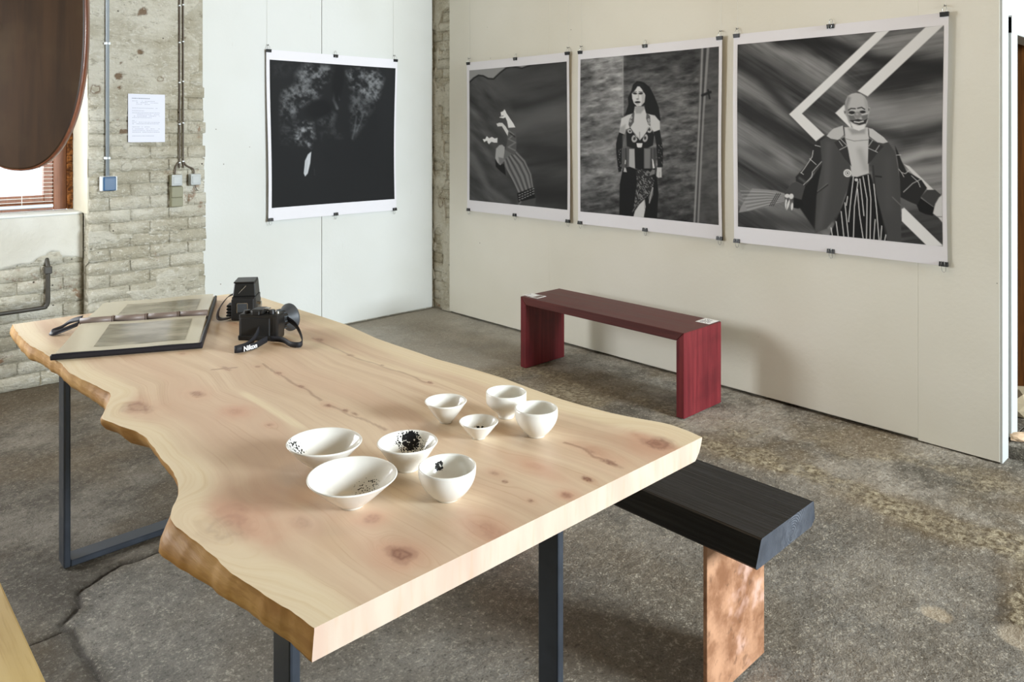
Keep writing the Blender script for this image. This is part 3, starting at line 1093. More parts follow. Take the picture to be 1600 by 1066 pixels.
# ------------------------------------------------------------------ cameras
M_CAM = plain('black_camera_metal', rgb(28, 27, 26), .38, var=.25, scale=90)
M_CAMR = plain('black_camera_grip', rgb(20, 19, 18), .6, var=.3, scale=200)
M_GREY = plain('dark_grey_rubber', rgb(62, 66, 70), .5, var=.12)
M_CHROME = plain('worn_chrome', rgb(190, 190, 186), .25, 1.0)
M_STRAP = plain('black_nylon_strap', rgb(22, 22, 28), .7, var=.3, scale=250)
M_LETTER = plain('white_lettering', rgb(236, 236, 236), .6, var=.02)
M_SKIN = plain('brown_strap_leather', rgb(46, 34, 28), .5, var=.2)
M_LENSG = NT('dark_lens_glass', .05, spec=.9).color(rgb(16, 18, 26)).m

# 35 mm camera: local x = viewer's right along the back, y = lens direction
SL = empty('slr_camera', (1.222, 2.625, TZ), math.radians(-43.36 - 5))
tag(SL, 'black film camera with big lens hood and lettered neck strap, nearer of two cameras', 'camera')
boxo('body', (-.066, -.026, .0), (.066, .028, .092), M_CAM, SL, .005, seg=2)
boxo('motor_base', (-.066, -.034, .0), (.068, .032, .018), M_CAMR, SL, .004, seg=2)
boxo('back_door', (-.058, -.030, .016), (.050, -.0255, .080), M_CAMR, SL, .002)
boxo('grip', (.052, -.028, .0), (.080, .040, .092), M_CAM, SL, .008, seg=2)
boxo('prism_housing', (-.022, -.032, .092), (.026, .030, .110), M_CAM, SL, .008, seg=2)
boxo('viewfinder_eyepiece', (-.012, -.040, .092), (.016, -.030, .108), M_CAMR, SL, .003)
for x, r, h in ((-.046, .012, .010), (.046, .013, .012), (.068, .007, .008)):
    bm = bmesh.new()
    cyl(bm, r, r * .92, h, Matrix.Translation((x, 0, .092)), 20)
    mobj('dial', bm, M_CHROME if r < .008 else M_CAM, SL)
boxo('accessory_shoe', (.020, -.012, .108), (.040, .010, .111), M_CHROME, SL, .001)
LR = Matrix.Translation((.030, .028, .052)) @ Matrix.Rotation(math.radians(-26), 4, 'Z') @ Matrix.Rotation(-math.pi / 2, 4, 'X')
LP = [(.0, 0), (.034, .0), (.034, .012), (.031, .014), (.031, .030), (.036, .032), (.036, .056), (.030, .060), (.032, .066), (.047, .086), (.047, .090), (.044, .090), (.029, .066), (.026, .066), (0, .066)]
bm = lathe(LP[:8] + [(0, .060)], 40)
bmesh.ops.transform(bm, matrix=LR, verts=bm.verts)
lens = mobj('lens', bm, M_CAM, SL, False)
bm = lathe([(.031, .058), (.033, .066), (.051, .088), (.051, .094), (.048, .094), (.030, .068), (.028, .058)], 40)
bmesh.ops.transform(bm, matrix=LR, verts=bm.verts)
mobj('lens_hood', bm, M_GREY, lens, True)
bm = lathe([(0, .064), (.028, .061)], 30)
bmesh.ops.transform(bm, matrix=LR, verts=bm.verts)
mobj('front_element', bm, M_LENSG, lens, True)
bm = bmesh.new()
for k in range(14):
    a = k / 14 * 2 * math.pi
    box(bm, (-.003, -.003, .034), (.003, .003, .054), .001, LR @ Matrix.Rotation(a, 4, 'Z') @ Matrix.Translation((.0355, 0, 0)))
mobj('focus_ring_ribs', bm, M_GREY, lens)['kind'] = 'stuff'
SLM = Matrix.LocRotScale(SL.location, SL.rotation_euler, None).inverted()


def wl(pts):
    return [SLM @ Vector(p) for p in pts]


bm = bmesh.new()
z0 = TZ + .014
ribbon(bm, spline(wl([(1.315, 2.62, z0 + .05), (1.325, 2.55, z0 + .03), (1.30, 2.455, z0 + .006), (1.268, 2.405, z0), (1.245, 2.430, z0), (1.25, 2.50, z0), (1.225, 2.545, z0)]), 8), [Vector((0, 0, .0095))] * 49, .001)
mobj('strap', bm, M_STRAP, SL, True)
bm = bmesh.new()
ribbon(bm, spline(wl([(1.205, 2.592, TZ + .042), (1.172, 2.560, TZ + .020), (1.130, 2.523, z0), (1.095, 2.508, z0), (1.078, 2.503, z0), (1.080, 2.492, z0), (1.105, 2.490, z0), (1.145, 2.497, z0), (1.19, 2.53, z0), (1.215, 2.548, z0)]), 8), [Vector((0, 0, .011))] * 73, .001)
strap2 = mobj('strap', bm, M_STRAP, SL, True)
cu = bpy.data.curves.new('lettering', 'FONT')
cu.body = 'Nikon'
cu.size = .023
cu.extrude = .0004
cu.offset = .0006
cu.align_x = 'CENTER'
cu.align_y = 'CENTER'
tmp = bpy.data.objects.new('tmp', cu)
COL.objects.link(tmp)
bpy.context.view_layer.update()
lm = bpy.data.meshes.new_from_object(tmp.evaluated_get(bpy.context.evaluated_depsgraph_get()))
bpy.data.objects.remove(tmp)
lett = link('lettering', lm, M_LETTER, strap2)
pw = Vector((1.127, 2.489, z0))
xd = Vector((.040, .012, 0)).normalized()
zd = Vector((0, 0, 1))
MW = Matrix((( *xd, 0), (*zd, 0), (*xd.cross(zd), 0), (0, 0, 0, 1))).transposed()
lm.transform(SLM @ Matrix.Translation(pw) @ MW)

# medium format camera with folding finder hood
MF = empty('medium_format_camera', (1.325, 2.965, TZ), math.radians(-43.36 + 8))
tag(MF, 'boxy black medium format camera with folded-up finder hood and brown strap, farther of two cameras', 'camera')
boxo('body', (-.046, -.05, .0), (.046, .05, .092), M_CAM, MF, .004, seg=2)
boxo('film_back', (-.044, -.072, .004), (.044, -.048, .088), M_CAMR, MF, .005, seg=2)
boxo('film_window', (-.020, -.0740, .036), (.018, -.0715, .072), M_GREY, MF, .001)
bm = bmesh.new()
for lo, hi in (((-.022, -.0752, .070), (.020, -.0735, .0725)), ((-.022, -.0752, .034), (-.0195, -.0735, .0725)), ((.0178, -.0752, .034), (.020, -.0735, .0725))):
    box(bm, lo, hi)
mobj('window_rim', bm, M_CHROME, MF)
bm = bmesh.new()
r = bmesh.ops.create_cube(bm, size=1)
for v in r['verts']:
    k = 1.0 if v.co.z < 0 else .88
    v.co = Vector((v.co.x * .088 * k + (0), v.co.y * .092 * k + (.004 if v.co.z > 0 else 0), .092 + (v.co.z + .5) * .058 - (.006 if v.co.z > 0 and v.co.y < 0 else 0)))
bmesh.ops.bevel(bm, geom=list(bm.edges), offset=.003, segments=1, affect='EDGES')
hood = mobj('finder_hood', bm, M_CAM, MF)
boxo('hood_lid', (-.040, -.040, .147), (.040, .042, .153), M_CAM, hood, .002, Matrix.Rotation(math.radians(3), 4, 'X'))
bm = bmesh.new()
tube(bm, [(-.020, -.0475, .105), (.008, -.046, .135)], .0015, 6)
mobj('hood_latch', bm, M_CHROME, hood)
bm = bmesh.new()
cyl(bm, .034, .034, .075, Matrix.Translation((0, .05, .045)) @ Matrix.Rotation(-math.pi / 2, 4, 'X'), 32)
mobj('lens', bm, M_CAM, MF)
bm = bmesh.new()
for k in range(4):
    box(bm, (-.072, -.030 + k * .002, .010 + k * .012), (-.046, .03, .018 + k * .012), .002)
mobj('grip_ridges', bm, M_CAMR, MF)
bm = bmesh.new()
cyl(bm, .016, .016, .014, Matrix.Translation((.046, -.01, .050)) @ Matrix.Rotation(math.pi / 2, 4, 'Y'), 20)
mobj('winding_knob', bm, M_CHROME, MF)
bm = bmesh.new()
ribbon(bm, spline([(-.046, -.02, .098), (-.066, -.030, .088), (-.092, -.05, .050), (-.098, -.055, .020), (-.088, -.055, .008), (-.064, -.05, .008), (-.046, -.045, .012)], 6), [Vector((.002, .011, .002))] * 37, .0012)
mobj('strap', bm, M_SKIN, MF, True)

# ------------------------------------------------------------------ red bench
def m_stain(name, c0, c1, c2, along):
    n = NT(name, .42, spec=.35)
    p = n.obj()
    sc = {'z': (38, 38, 1.1), 'y': (38, 1.1, 38)}[along]
    f = n.noise(n.mapping(p, sc), 1.0, 4, .6, .3)
    f2 = n.noise(n.mapping(p, tuple(v * 3 for v in sc)), 1.0, 3)
    col = n.mix(n.ramp(f, .36, .66), c0, c1)
    col = n.mix(n.math('MULTIPLY', n.ramp(f2, .5, .7), .5), col, c2)
    col = n.mix(n.math('MULTIPLY', n.ramp(n.noise(p, 5, 3), .5, .7), .4), col, c2)
    n.color(col)
    n.rough(n.math('ADD', .34, n.math('MULTIPLY', f, .2)))
    n.bump(f2, .12, .002)
    return n.m


C = (rgb(104, 32, 38), rgb(124, 42, 46), rgb(76, 22, 28))
M_REDZ, M_REDY = m_stain('red_stained_wood', *C, 'z'), m_stain('red_stained_wood_top', rgb(80, 36, 34), rgb(94, 44, 40), rgb(64, 28, 28), 'y')
rb = empty('red_bench', (3.56, 2.885, 0))
tag(rb, 'dark red stained wooden bench with panel legs against the poster wall', 'bench')


def mitred(name, prof, mat):
    bm_ = bmesh.new()
    a_ = [bm_.verts.new((-.181, y, z)) for y, z in prof]
    b_ = [bm_.verts.new((.181, y, z)) for y, z in prof]
    for q in range(len(prof)):
        w = (q + 1) % len(prof)
        bm_.faces.new((a_[q], a_[w], b_[w], b_[q]))
    bm_.faces.new(a_)
    bm_.faces.new(b_[::-1])
    bmesh.ops.bevel(bm_, geom=list(bm_.edges), offset=.002, segments=1, affect='EDGES')
    return mobj(name, bm_, mat, rb)


mitred('seat', [(-.6145, .45), (.6145, .45), (.5665, .402), (-.5665, .402)], M_REDY)
for sg in (-1, 1):
    mitred('side_panel', [(sg * .615, 0), (sg * .615, .4495), (sg * .5670, .4015), (sg * .5670, 0)], M_REDZ)

M_CARD = plain('white_card', rgb(236, 234, 230), .5, var=.01)
M_INK = plain('printed_ink', rgb(70, 74, 84), .6, var=.1)
M_PHOTO = plain('card_photo', rgb(96, 74, 70), .3, var=.5, scale=45)


def card(name, cx, cy, w, h, rz, z, label, lines, photo=False):
    o = boxo(name, (-w / 2, -h / 2, 0), (w / 2, h / 2, .0012), M_CARD)
    o.location = (cx, cy, z)
    o.rotation_euler = (0, 0, rz)
    tag(o, label, 'card', 'cards on the red bench')
    bm = bmesh.new()
    if photo:
        box(bm, (-w / 2 + .008, -h / 2 + .008, .0012), (w / 2 - .008, h / 2 - .022, .0016))
        mobj('card_picture', bm, M_PHOTO, o)
    else:
        rr = random.Random(lines)
        for k in range(lines):
            y = h / 2 - .014 - k * (h - .022) / lines
            x = -w / 2 + .009
            while x < w / 2 - .022:
                L = rr.uniform(.004, .013)
                if rr.random() < .78:
                    box(bm, (x, y - .0022, .0012), (x + L, y + .0022, .0015))
                x += L + .003
        e = mobj('printed_text', bm, M_INK, o)
        e['kind'] = 'stuff'
    return o


card('card', 3.688, 2.326, .105, .084, .02, .4502, 'white printed card on the near end of the red bench', 6)
card('card', 3.455, 3.487, .080, .058, -.12, .4502, 'plain white card at the far corner of the red bench', 2)
card('card', 3.452, 3.416, .086, .068, .06, .4502, 'white-edged picture card lying next to the plain card on the red bench', 1, True)

# ------------------------------------------------------------------ black charred beam bench on copper-coloured plates
def m_char(end=False):
    n = NT('charred_beam_end' if end else 'charred_timber', .5 if not end else .42, spec=.45)
    p = n.obj()
    if end:
        d = n.n.new('ShaderNodeVectorMath')
        d.operation = 'DISTANCE'
        n.put(d.inputs[0], n.mapping(p, (1, 0, 1)))
        d.inputs[1].default_value = (.025, 0, -.012)
        r = n.math('ADD', d.outputs['Value'], n.math('MULTIPLY', n.noise(p, 20, 3), .006))
        ring = n.math('SINE', n.math('MULTIPLY', r, 900))
        k = n.math('MULTIPLY', n.ramp(ring, .1, .9), n.ramp(n.noise(p, 45, 3), .35, .6))
        n.color(n.mix(n.math('MULTIPLY', k, n.ramp(r, .11, .0, .15, .8)), n.mix(n.noise(p, 25, 4), rgb(52, 55, 61), rgb(78, 83, 92)), rgb(132, 136, 142)))
        n.bump(ring, .15, .002)
    else:
        w = n.mapping(p, (24, .9, 24))
        f = n.noise(w, 1.0, 4, .6, .7)
        f2 = n.noise(n.mapping(p, (120, 2.4, 120)), 1.0, 3, .6, .3)
        n.color(n.mix(n.ramp(f2, .4, .7), rgb(20, 19, 20), rgb(40, 40, 42)))
        n.bump(n.math('ADD', f, n.math('MULTIPLY', f2, .8)), .55, .006)
        n.rough(n.math('ADD', .34, n.math('MULTIPLY', f, .22)))
    return n.m


bb = empty('black_bench', (1.870, 1.55, 0))
tag(bb, 'black charred timber bench on copper-coloured plate legs beside the live-edge table', 'bench')
bm = bmesh.new()
prof = [(-.143, .497), (-.138, .5), (.137, .5), (.142, .496), (.148, .45), (.141, .428), (-.152, .425), (-.158, .432)]
r0 = [bm.verts.new((x, -.613 + (.006 if z < .45 else 0), z)) for x, z in prof]
r1 = [bm.verts.new((x, .613, z)) for x, z in prof]
for i in range(len(prof)):
    bm.faces.new((r0[i], r0[(i + 1) % 8], r1[(i + 1) % 8], r1[i]))
for r in (r0, r1):
    f = bm.faces.new(r)
    f.material_index = 1
bmesh.ops.translate(bm, verts=bm.verts, vec=(0, 0, -.462))
seat = mobj('beam_seat', bm, [m_char(), m_char(True)], bb)
seat.location = (0, 0, .462)


def m_copper():
    n = NT('oxidised_copper_plate', .45, .15, .4)
    p = n.obj()
    f = n.noise(p, 9, 6, .65)
    col = n.mix(n.ramp(f, .36, .64), rgb(146, 100, 70), rgb(200, 152, 118))
    col = n.mix(n.math('MULTIPLY', n.ramp(n.noise(p, 5, 4, .6), .56, .66), .8), col, rgb(222, 182, 164))
    col = n.mix(n.math('MULTIPLY', n.ramp(n.noise(p, 30, 5), .58, .7), .6), col, rgb(116, 82, 60))
    n.color(col)
    n.rough(n.ramp(f, .3, .7, .34, .55))
    n.bump(n.noise(p, 40, 4), .1, .003)
    return n.m


M_COP = m_copper()
for y in (-.457, .445):
    boxo('plate_leg', (-.137, y, 0), (.162, y + .012, .425), M_COP, bb, .001)

# pale plank bench at the lower left edge of the picture
M_YEL = m_wood('pale_yellow_wood', rgb(206, 180, 116), rgb(216, 192, 130), rgb(190, 160, 96), 'y', 1.0, .4, .05)
yb = empty('pale_bench', (.135, 1.70, 0))
tag(yb, 'pale yellow wooden bench, only its edge showing at the lower left', 'bench')
boxo('seat', (-.20, -.62, .445), (.198, .62, .5), M_YEL, yb, .004, seg=2)
for y in (-.5, .47):
    boxo('plate_leg', (-.15, y, 0), (.15, y + .03, .445), M_YEL, yb, .003)

# ------------------------------------------------------------------ hanging oval board near the window
M_OVAL = NT('dark_varnished_wood', .30, spec=.5)
_p = M_OVAL.obj()
_f = M_OVAL.noise(M_OVAL.mapping(_p, (9, 9, .8)), 1.2, 4, .6, .5)
_c = M_OVAL.mix(M_OVAL.ramp(_f, .34, .68), rgb(40, 25, 13), rgb(56, 37, 21))
_c = M_OVAL.mix(M_OVAL.math('MULTIPLY', M_OVAL.ramp(M_OVAL.noise(_p, 2.6, 4), .5, .7), .5), _c, rgb(66, 51, 33))
M_OVAL.color(_c)
M_OVAL.bump(_f, .04, .003)
M_OVAL = M_OVAL.m
M_RIM = m_wood('reddish_varnished_rim', rgb(104, 58, 36), rgb(136, 84, 58), rgb(84, 44, 28), 'z', rough=.3, coat=.3)
ov = empty('oval_board', (.872, 4.75, 2.10), math.radians(-34))
tag(ov, 'large dark brown oval wooden board hanging in front of the window', 'board')


def superell(a, c, n, k):
    an = 2 * math.pi * k / n
    ca, sa = math.cos(an), math.sin(an)
    e = 2 / 2.3
    return (a * math.copysign(abs(ca) ** e, ca), c * math.copysign(abs(sa) ** e, sa))


bm = bmesh.new()
NS = 96
layers = [(-.012, .322, .782), (-.022, .312, .772)]
ring = []
for y, a, c in ((-.008, .326, .797), (-.012, .318, .789)):
    ring.append([bm.verts.new((superell(a, c, NS, k)[0], y, superell(a, c, NS, k)[1])) for k in range(NS)])
for i in range(NS):
    bm.faces.new((ring[0][i], ring[0][(i + 1) % NS], ring[1][(i + 1) % NS], ring[1][i]))
bm.faces.new(ring[1])
bm.faces.new(ring[0][::-1])
mobj('face_panel', bm, M_OVAL, ov)
bm = bmesh.new()
ring = []
for y, a, c in ((-.006, .320, .791), (-.0085, .3262, .7972), (-.002, .333, .803), (.012, .336, .806), (.040, .334, .804), (.052, .322, .792), (.052, .306, .776)):
    ring.append([bm.verts.new((superell(a, c, NS, k)[0], y, superell(a, c, NS, k)[1])) for k in range(NS)])
for q in range(len(ring)):
    a_, b_ = ring[q], ring[(q + 1) % len(ring)]
    for i in range(NS):
        bm.faces.new((a_[i], a_[(i + 1) % NS], b_[(i + 1) % NS], b_[i]))
mobj('rim', bm, M_RIM, ov, True)
bm = bmesh.new()
tube(bm, [(.0, .012, .80), (.0, .012, 2.098)], .006, 8)
mobj('hanging_cord', bm, M_SKIN, ov)
bm = bmesh.new()
bmesh.ops.create_circle(bm, cap_ends=True, radius=.045, segments=28, matrix=Matrix.Translation((-.13, -.0122, -.04)) @ Matrix.Rotation(math.pi / 2, 4, 'X'))
ret = bmesh.ops.inset_region(bm, faces=bm.faces[:], thickness=.006, depth=.0015)
mobj('knot', bm, plain('dark_knot', rgb(58, 40, 24), .35, var=.3, scale=40), ov)

# ------------------------------------------------------------------ window blind
M_SLAT = plain('white_blind_slat', rgb(236, 234, 226), .45, var=.02)
vb = empty('venetian_blind', (.16, 5.395, 0))
tag(vb, 'white venetian blind with thin slats in the window behind the oval board', 'blind')
bm = bmesh.new()
xa, xb = -.99, 1.008
pr = [(-.011, .0), (-.004, .0022), (.004, .0022), (.011, -.001)]
for z_ in (0, .0008):
    pass
lo = [[bm.verts.new((x, y, z)) for y, z in pr] for x in (xa, xb)]
hi = [[bm.verts.new((x, y, z + .0009)) for y, z in pr] for x in (xa, xb)]
for L_ in (lo, hi):
    for i in range(3):
        bm.faces.new((L_[0][i], L_[0][i + 1], L_[1][i + 1], L_[1][i]))
for i in (0, 3):
    bm.faces.new((lo[0][i], lo[1][i], hi[1][i], hi[0][i]))
for e in (0, 1):
    bm.faces.new(lo[e] + hi[e][::-1])
s0 = mobj('slat', bm, M_SLAT, vb)
s0.location = (0, 0, 1.072)
for k in range(1, 56):
    o = s0.copy()
    COL.objects.link(o)
    o.parent = vb
    o.location = (0, 0, 1.072 + k * .0232)
boxo('bottom_rail', (xa, -.013, 1.036), (xb, .013, 1.056), plain('pale_blue_rail', rgb(206, 216, 226), .4, var=.02), vb, .004)
boxo('head_rail', (xa, -.02, 2.372), (xb, .02, 2.412), M_SLAT, vb, .003)
for x in (-.6, .0, .84):
    bm = bmesh.new()
    box(bm, (x - .0015, -.0125, 1.05), (x + .0015, -.0115, 2.38))
    mobj('ladder_cord', bm, M_SLAT, vb)

# ------------------------------------------------------------------ fittings on the pillar
M_PVC = plain('grey_plastic_pipe', rgb(150, 158, 162), .4, var=.05)
M_PVCW = plain('white_plastic', rgb(226, 230, 230), .4, var=.02)
M_BLUE = plain('blue_plastic_flap', rgb(30, 78, 118), .35, var=.05)
M_OLIVE = plain('olive_painted_box', rgb(140, 138, 112), .55, var=.06)
M_BOXG = plain('pale_grey_plastic', rgb(186, 190, 188), .45, var=.04)
M_CABLE = plain('dark_brown_cable', rgb(86, 74, 62), .5, var=.1)
M_PIPE = plain('dark_painted_pipe', rgb(66, 62, 54), .5, var=.35, scale=25)

pc = empty('conduit_pipe', (1.388, 5.066, 1.235))
tag(pc, 'grey plastic conduit running down the brick pillar to the blue socket', 'pipe')
bm = bmesh.new()
tube(bm, [(0, 0, 0), (0, 0, 2.962)], .0105, 14)
mobj('pipe', bm, M_PVC, pc, True)
for z in (.10, .80, 1.5):
    boxo('pipe_clip', (-.017, -.010, z), (.015, .016, z + .016), M_PVCW, pc, .002)
so = empty('wall_socket', (1.392, 5.079, 1.188))
tag(so, 'square wall socket with blue flap on the pillar under the grey conduit', 'socket')
boxo('housing', (-.047, -.034, -.045), (.047, 0, .045), M_PVCW, so, .006, seg=2)
boxo('flap', (-.034, -.048, -.043), (.036, -.033, .043), M_BLUE, so, .005, seg=2)
boxo('hinge', (-.030, -.050, .030), (.032, -.046, .035), M_BLUE, so, .001)

for nm, x, lab in (('left', 1.7895, 'square grey switch box on the pillar, left of the pair, above the olive box'), ('right', 1.909, 'square grey switch box on the pillar, right of the pair')):
    b = empty('switch_box', (x, 5.079, 1.192))
    tag(b, lab, 'switch', 'grey switch boxes on the pillar')
    boxo('housing', (-.034, -.040, -.037), (.034, 0, .037), M_OLIVE if nm == 'left' else M_BOXG, b, .004)
    boxo('cover_plate', (-.033, -.047, -.036), (.033, -.039, .036), M_BOXG, b, .004)
    boxo('rocker', (-.024, -.050, -.026), (.024, -.046, .026), M_BOXG, b, .003)
b = empty('junction_box', (1.792, 5.079, 1.086))
tag(b, 'olive green rectangular junction box on the pillar under the left switch box', 'box')
boxo('housing', (-.036, -.036, -.066), (.036, 0, .066), M_OLIVE, b, .003)
boxo('lid', (-.035, -.046, -.004), (.035, -.035, .064), M_OLIVE, b, .003)
boxo('lid', (-.035, -.045, -.064), (.035, -.035, -.006), M_OLIVE, b, .003)
for sgn, xb_, lab in ((-1, 1.7895, 'thin brown cable down the pillar to the left switch box'), (1, 1.909, 'thin brown cable down the pillar to the right switch box')):
    xt = 1.829 + sgn * .0115
    c = empty('electric_cable', (xt, 5.07, 1.2))
    tag(c, lab, 'cable', 'cables on the pillar')
    bm = bmesh.new()
    pts = [(0, 0, 3.0), (0, 0, 1.0), (0, 0, .14), (sgn * .004, 0, .11), (sgn * .022, 0, .083), ((xb_ - xt) * .9, 0, .062), (xb_ - xt, 0, .045), (xb_ - xt, 0, .028)]
    tube(bm, spline(pts, 5), .0046, 8)
    mobj('sheath', bm, M_CABLE, c, True)
    for z in (.10, .35, .62, .88, 1.12):
        boxo('cable_clip', (-.006, -.007, z + (.008 if sgn > 0 else 0)), (.006, .012, z + .008 + (.008 if sgn > 0 else 0)), M_PVCW, c, .001)
# short wire hanging under the right box
c = empty('loose_wire', (1.915, 5.07, 1.152))
tag(c, 'short loose dark wire hanging under the right switch box', 'wire')
bm = bmesh.new()
tube(bm, spline([(0, 0, .004), (.004, -.004, -.014), (.012, -.002, -.03), (.024, .002, -.036)], 5), .0022, 6)
mobj('sheath', bm, M_CABLE, c, True)

# dark pipe on the low wall
wpz = empty('wall_pipe', (1.094, 5.176, .46))
tag(wpz, 'dark painted pipe coming out of a hole under the window and running left', 'pipe')
bm = bmesh.new()
tube(bm, spline([(0, .03, .285), (0, .006, .255), (0, 0, .22), (0, 0, .1), (-.001, 0, .03), (-.012, 0, .008), (-.04, 0, .002), (-.3, 0, 0), (-1.4, 0, .0)], 6), .0125, 12)
mobj('pipe', bm, M_PIPE, wpz, True)
boxo('pipe_collar', (-.020, -.017, .20), (.020, .017, .245), M_PIPE, wpz, .005)

# info sheet
sh = empty('info_sheet', (1.6175, 5.076, 1.590))
tag(sh, 'white printed paper sheet pinned to the pillar beside the grey conduit', 'notice')
bm = bmesh.new()
box(bm, (-.110, -.0012, -.1515), (.110, 0, .1515))
mobj('paper', bm, plain('white_paper', rgb(226, 228, 240), .6, var=.01), sh)
bm = bmesh.new()
rr = random.Random(3)


def tline(z, x0, x1, th, dens=.85):
    x = x0
    while x < x1:
        L = rr.uniform(.003, .012)
        if rr.random() < dens:
            box(bm, (x, -.0016, z - th), (min(x + L, x1), -.0011, z + th))
        x += L + .0022


tline(.124, -.088, .018, .0022, 1)
for z, x1 in ((.107, .06), (.097, .07), (.087, .02), (.063, .065), (.046, -.015), (.033, .08), (.023, .075), (.013, .08), (.003, .03), (-.016, -.06), (-.026, .08), (-.036, .076), (-.056, .02), (-.068, .08), (-.078, .07), (-.088, .078), (-.112, .045)):
    tline(z, -.086, x1, .0009)
mobj('printed_text', bm, plain('grey_print', rgb(140, 144, 156), .7, var=.1), sh)['kind'] = 'stuff'

# stone chip on the step by the door
bm = bmesh.new()
bmesh.ops.create_icosphere(bm, subdivisions=2, radius=1)
rr = random.Random(5)
for v in bm.verts:
    v.co = Vector((v.co.x * .075, v.co.y * .032, v.co.z * .022 + .02)) * rr.uniform(.86, 1.1)
st = mobj('stone', bm, plain('orange_stone', rgb(206, 176, 144), .8, var=.2, scale=30))
st.location = (4.19, .945, .052)
st.rotation_euler = (0, 0, -.5)
tag(st, 'rough orange-beige stone chip on the step by the white door trim', 'stone')
bm = bmesh.new()
bmesh.ops.create_icosphere(bm, subdivisions=2, radius=1)
for v in bm.verts:
    v.co = Vector((v.co.x * .16, v.co.y * .10, v.co.z * .07 + .045)) * rr.uniform(.88, 1.1)
st = mobj('stone', bm, plain('beige_stone', rgb(176, 160, 130), .85, var=.2, scale=22))
st.location = (4.62, 1.06, .052)
tag(st, 'larger beige rubble stone on the floor behind the door opening', 'stone')

# ------------------------------------------------------------------ the four photographic prints
class Art:
    """grey drawing evaluated per print vertex; shapes are given in drawing units"""

    def __init__(s, quad, nu, nv):
        s.nu, s.nv = nu, nv
        u, v = np.meshgrid(np.linspace(0, 1, nu), np.linspace(0, 1, nv), indexing='ij')
        u, v = u.ravel(), v.ravel()
        A = []
        B = []
        for (a, b), (x, y) in zip(((0, 0), (1, 0), (1, 1), (0, 1)), quad):
            A.append([a, b, 1, 0, 0, 0, -x * a, -x * b])
            A.append([0, 0, 0, a, b, 1, -y * a, -y * b])
            B += [x, y]
        h = np.linalg.solve(np.array(A, float), np.array(B, float))
        w = h[6] * u + h[7] * v + 1
        s.GX, s.GY = (h[0] * u + h[1] * v + h[2]) / w, (h[3] * u + h[4] * v + h[5]) / w
        s.u, s.v = u, v
        s.c = np.zeros(len(u))
        s.frame(0, 0, 1)

    def frame(s, ox, oy, k):
        s.X, s.Y, s.k = (s.GX - ox) * k, (s.GY - oy) * k, k

    def put(s, a, val):
        s.c = s.c * (1 - a) + val * a

    def noise(s, sx, sy=None, ang=0, oct=4, seed=0):
        sy = sy or sx
        c, d = math.cos(ang), math.sin(ang)
        return fbm((s.X * c + s.Y * d) / sx, (-s.X * d + s.Y * c) / sy, oct, seed)

    def poly(s, P, val, soft=None, op=1.0, tex=None):
        soft = soft or .55 * s.k
        d = seg_dist(s.X, s.Y, P, True)
        d = np.where(inside(s.X, s.Y, P), d, -d)
        a = sstep(-soft, soft, d) * op
        if tex is not None:
            a = a * tex
        s.put(a, val)

    def line(s, P, w, val, soft=None, op=1.0):
        soft = soft or .6 * s.k
        s.put(sstep(w / 2 + soft, max(0, w / 2 - soft), seg_dist(s.X, s.Y, P)) * op, val)

    def ell(s, x, y, rx, ry, val, ang=0, soft=.2, op=1.0):
        c, d = math.cos(ang), math.sin(ang)
        r = np.hypot(((s.X - x) * c + (s.Y - y) * d) / rx, (-(s.X - x) * d + (s.Y - y) * c) / ry)
        s.put(sstep(1 + soft, 1 - soft, r) * op, val)

    def band(s, P, w, val, op=.8):
        s.put(np.exp(-(seg_dist(s.X, s.Y, P) / w) ** 2) * op, val)


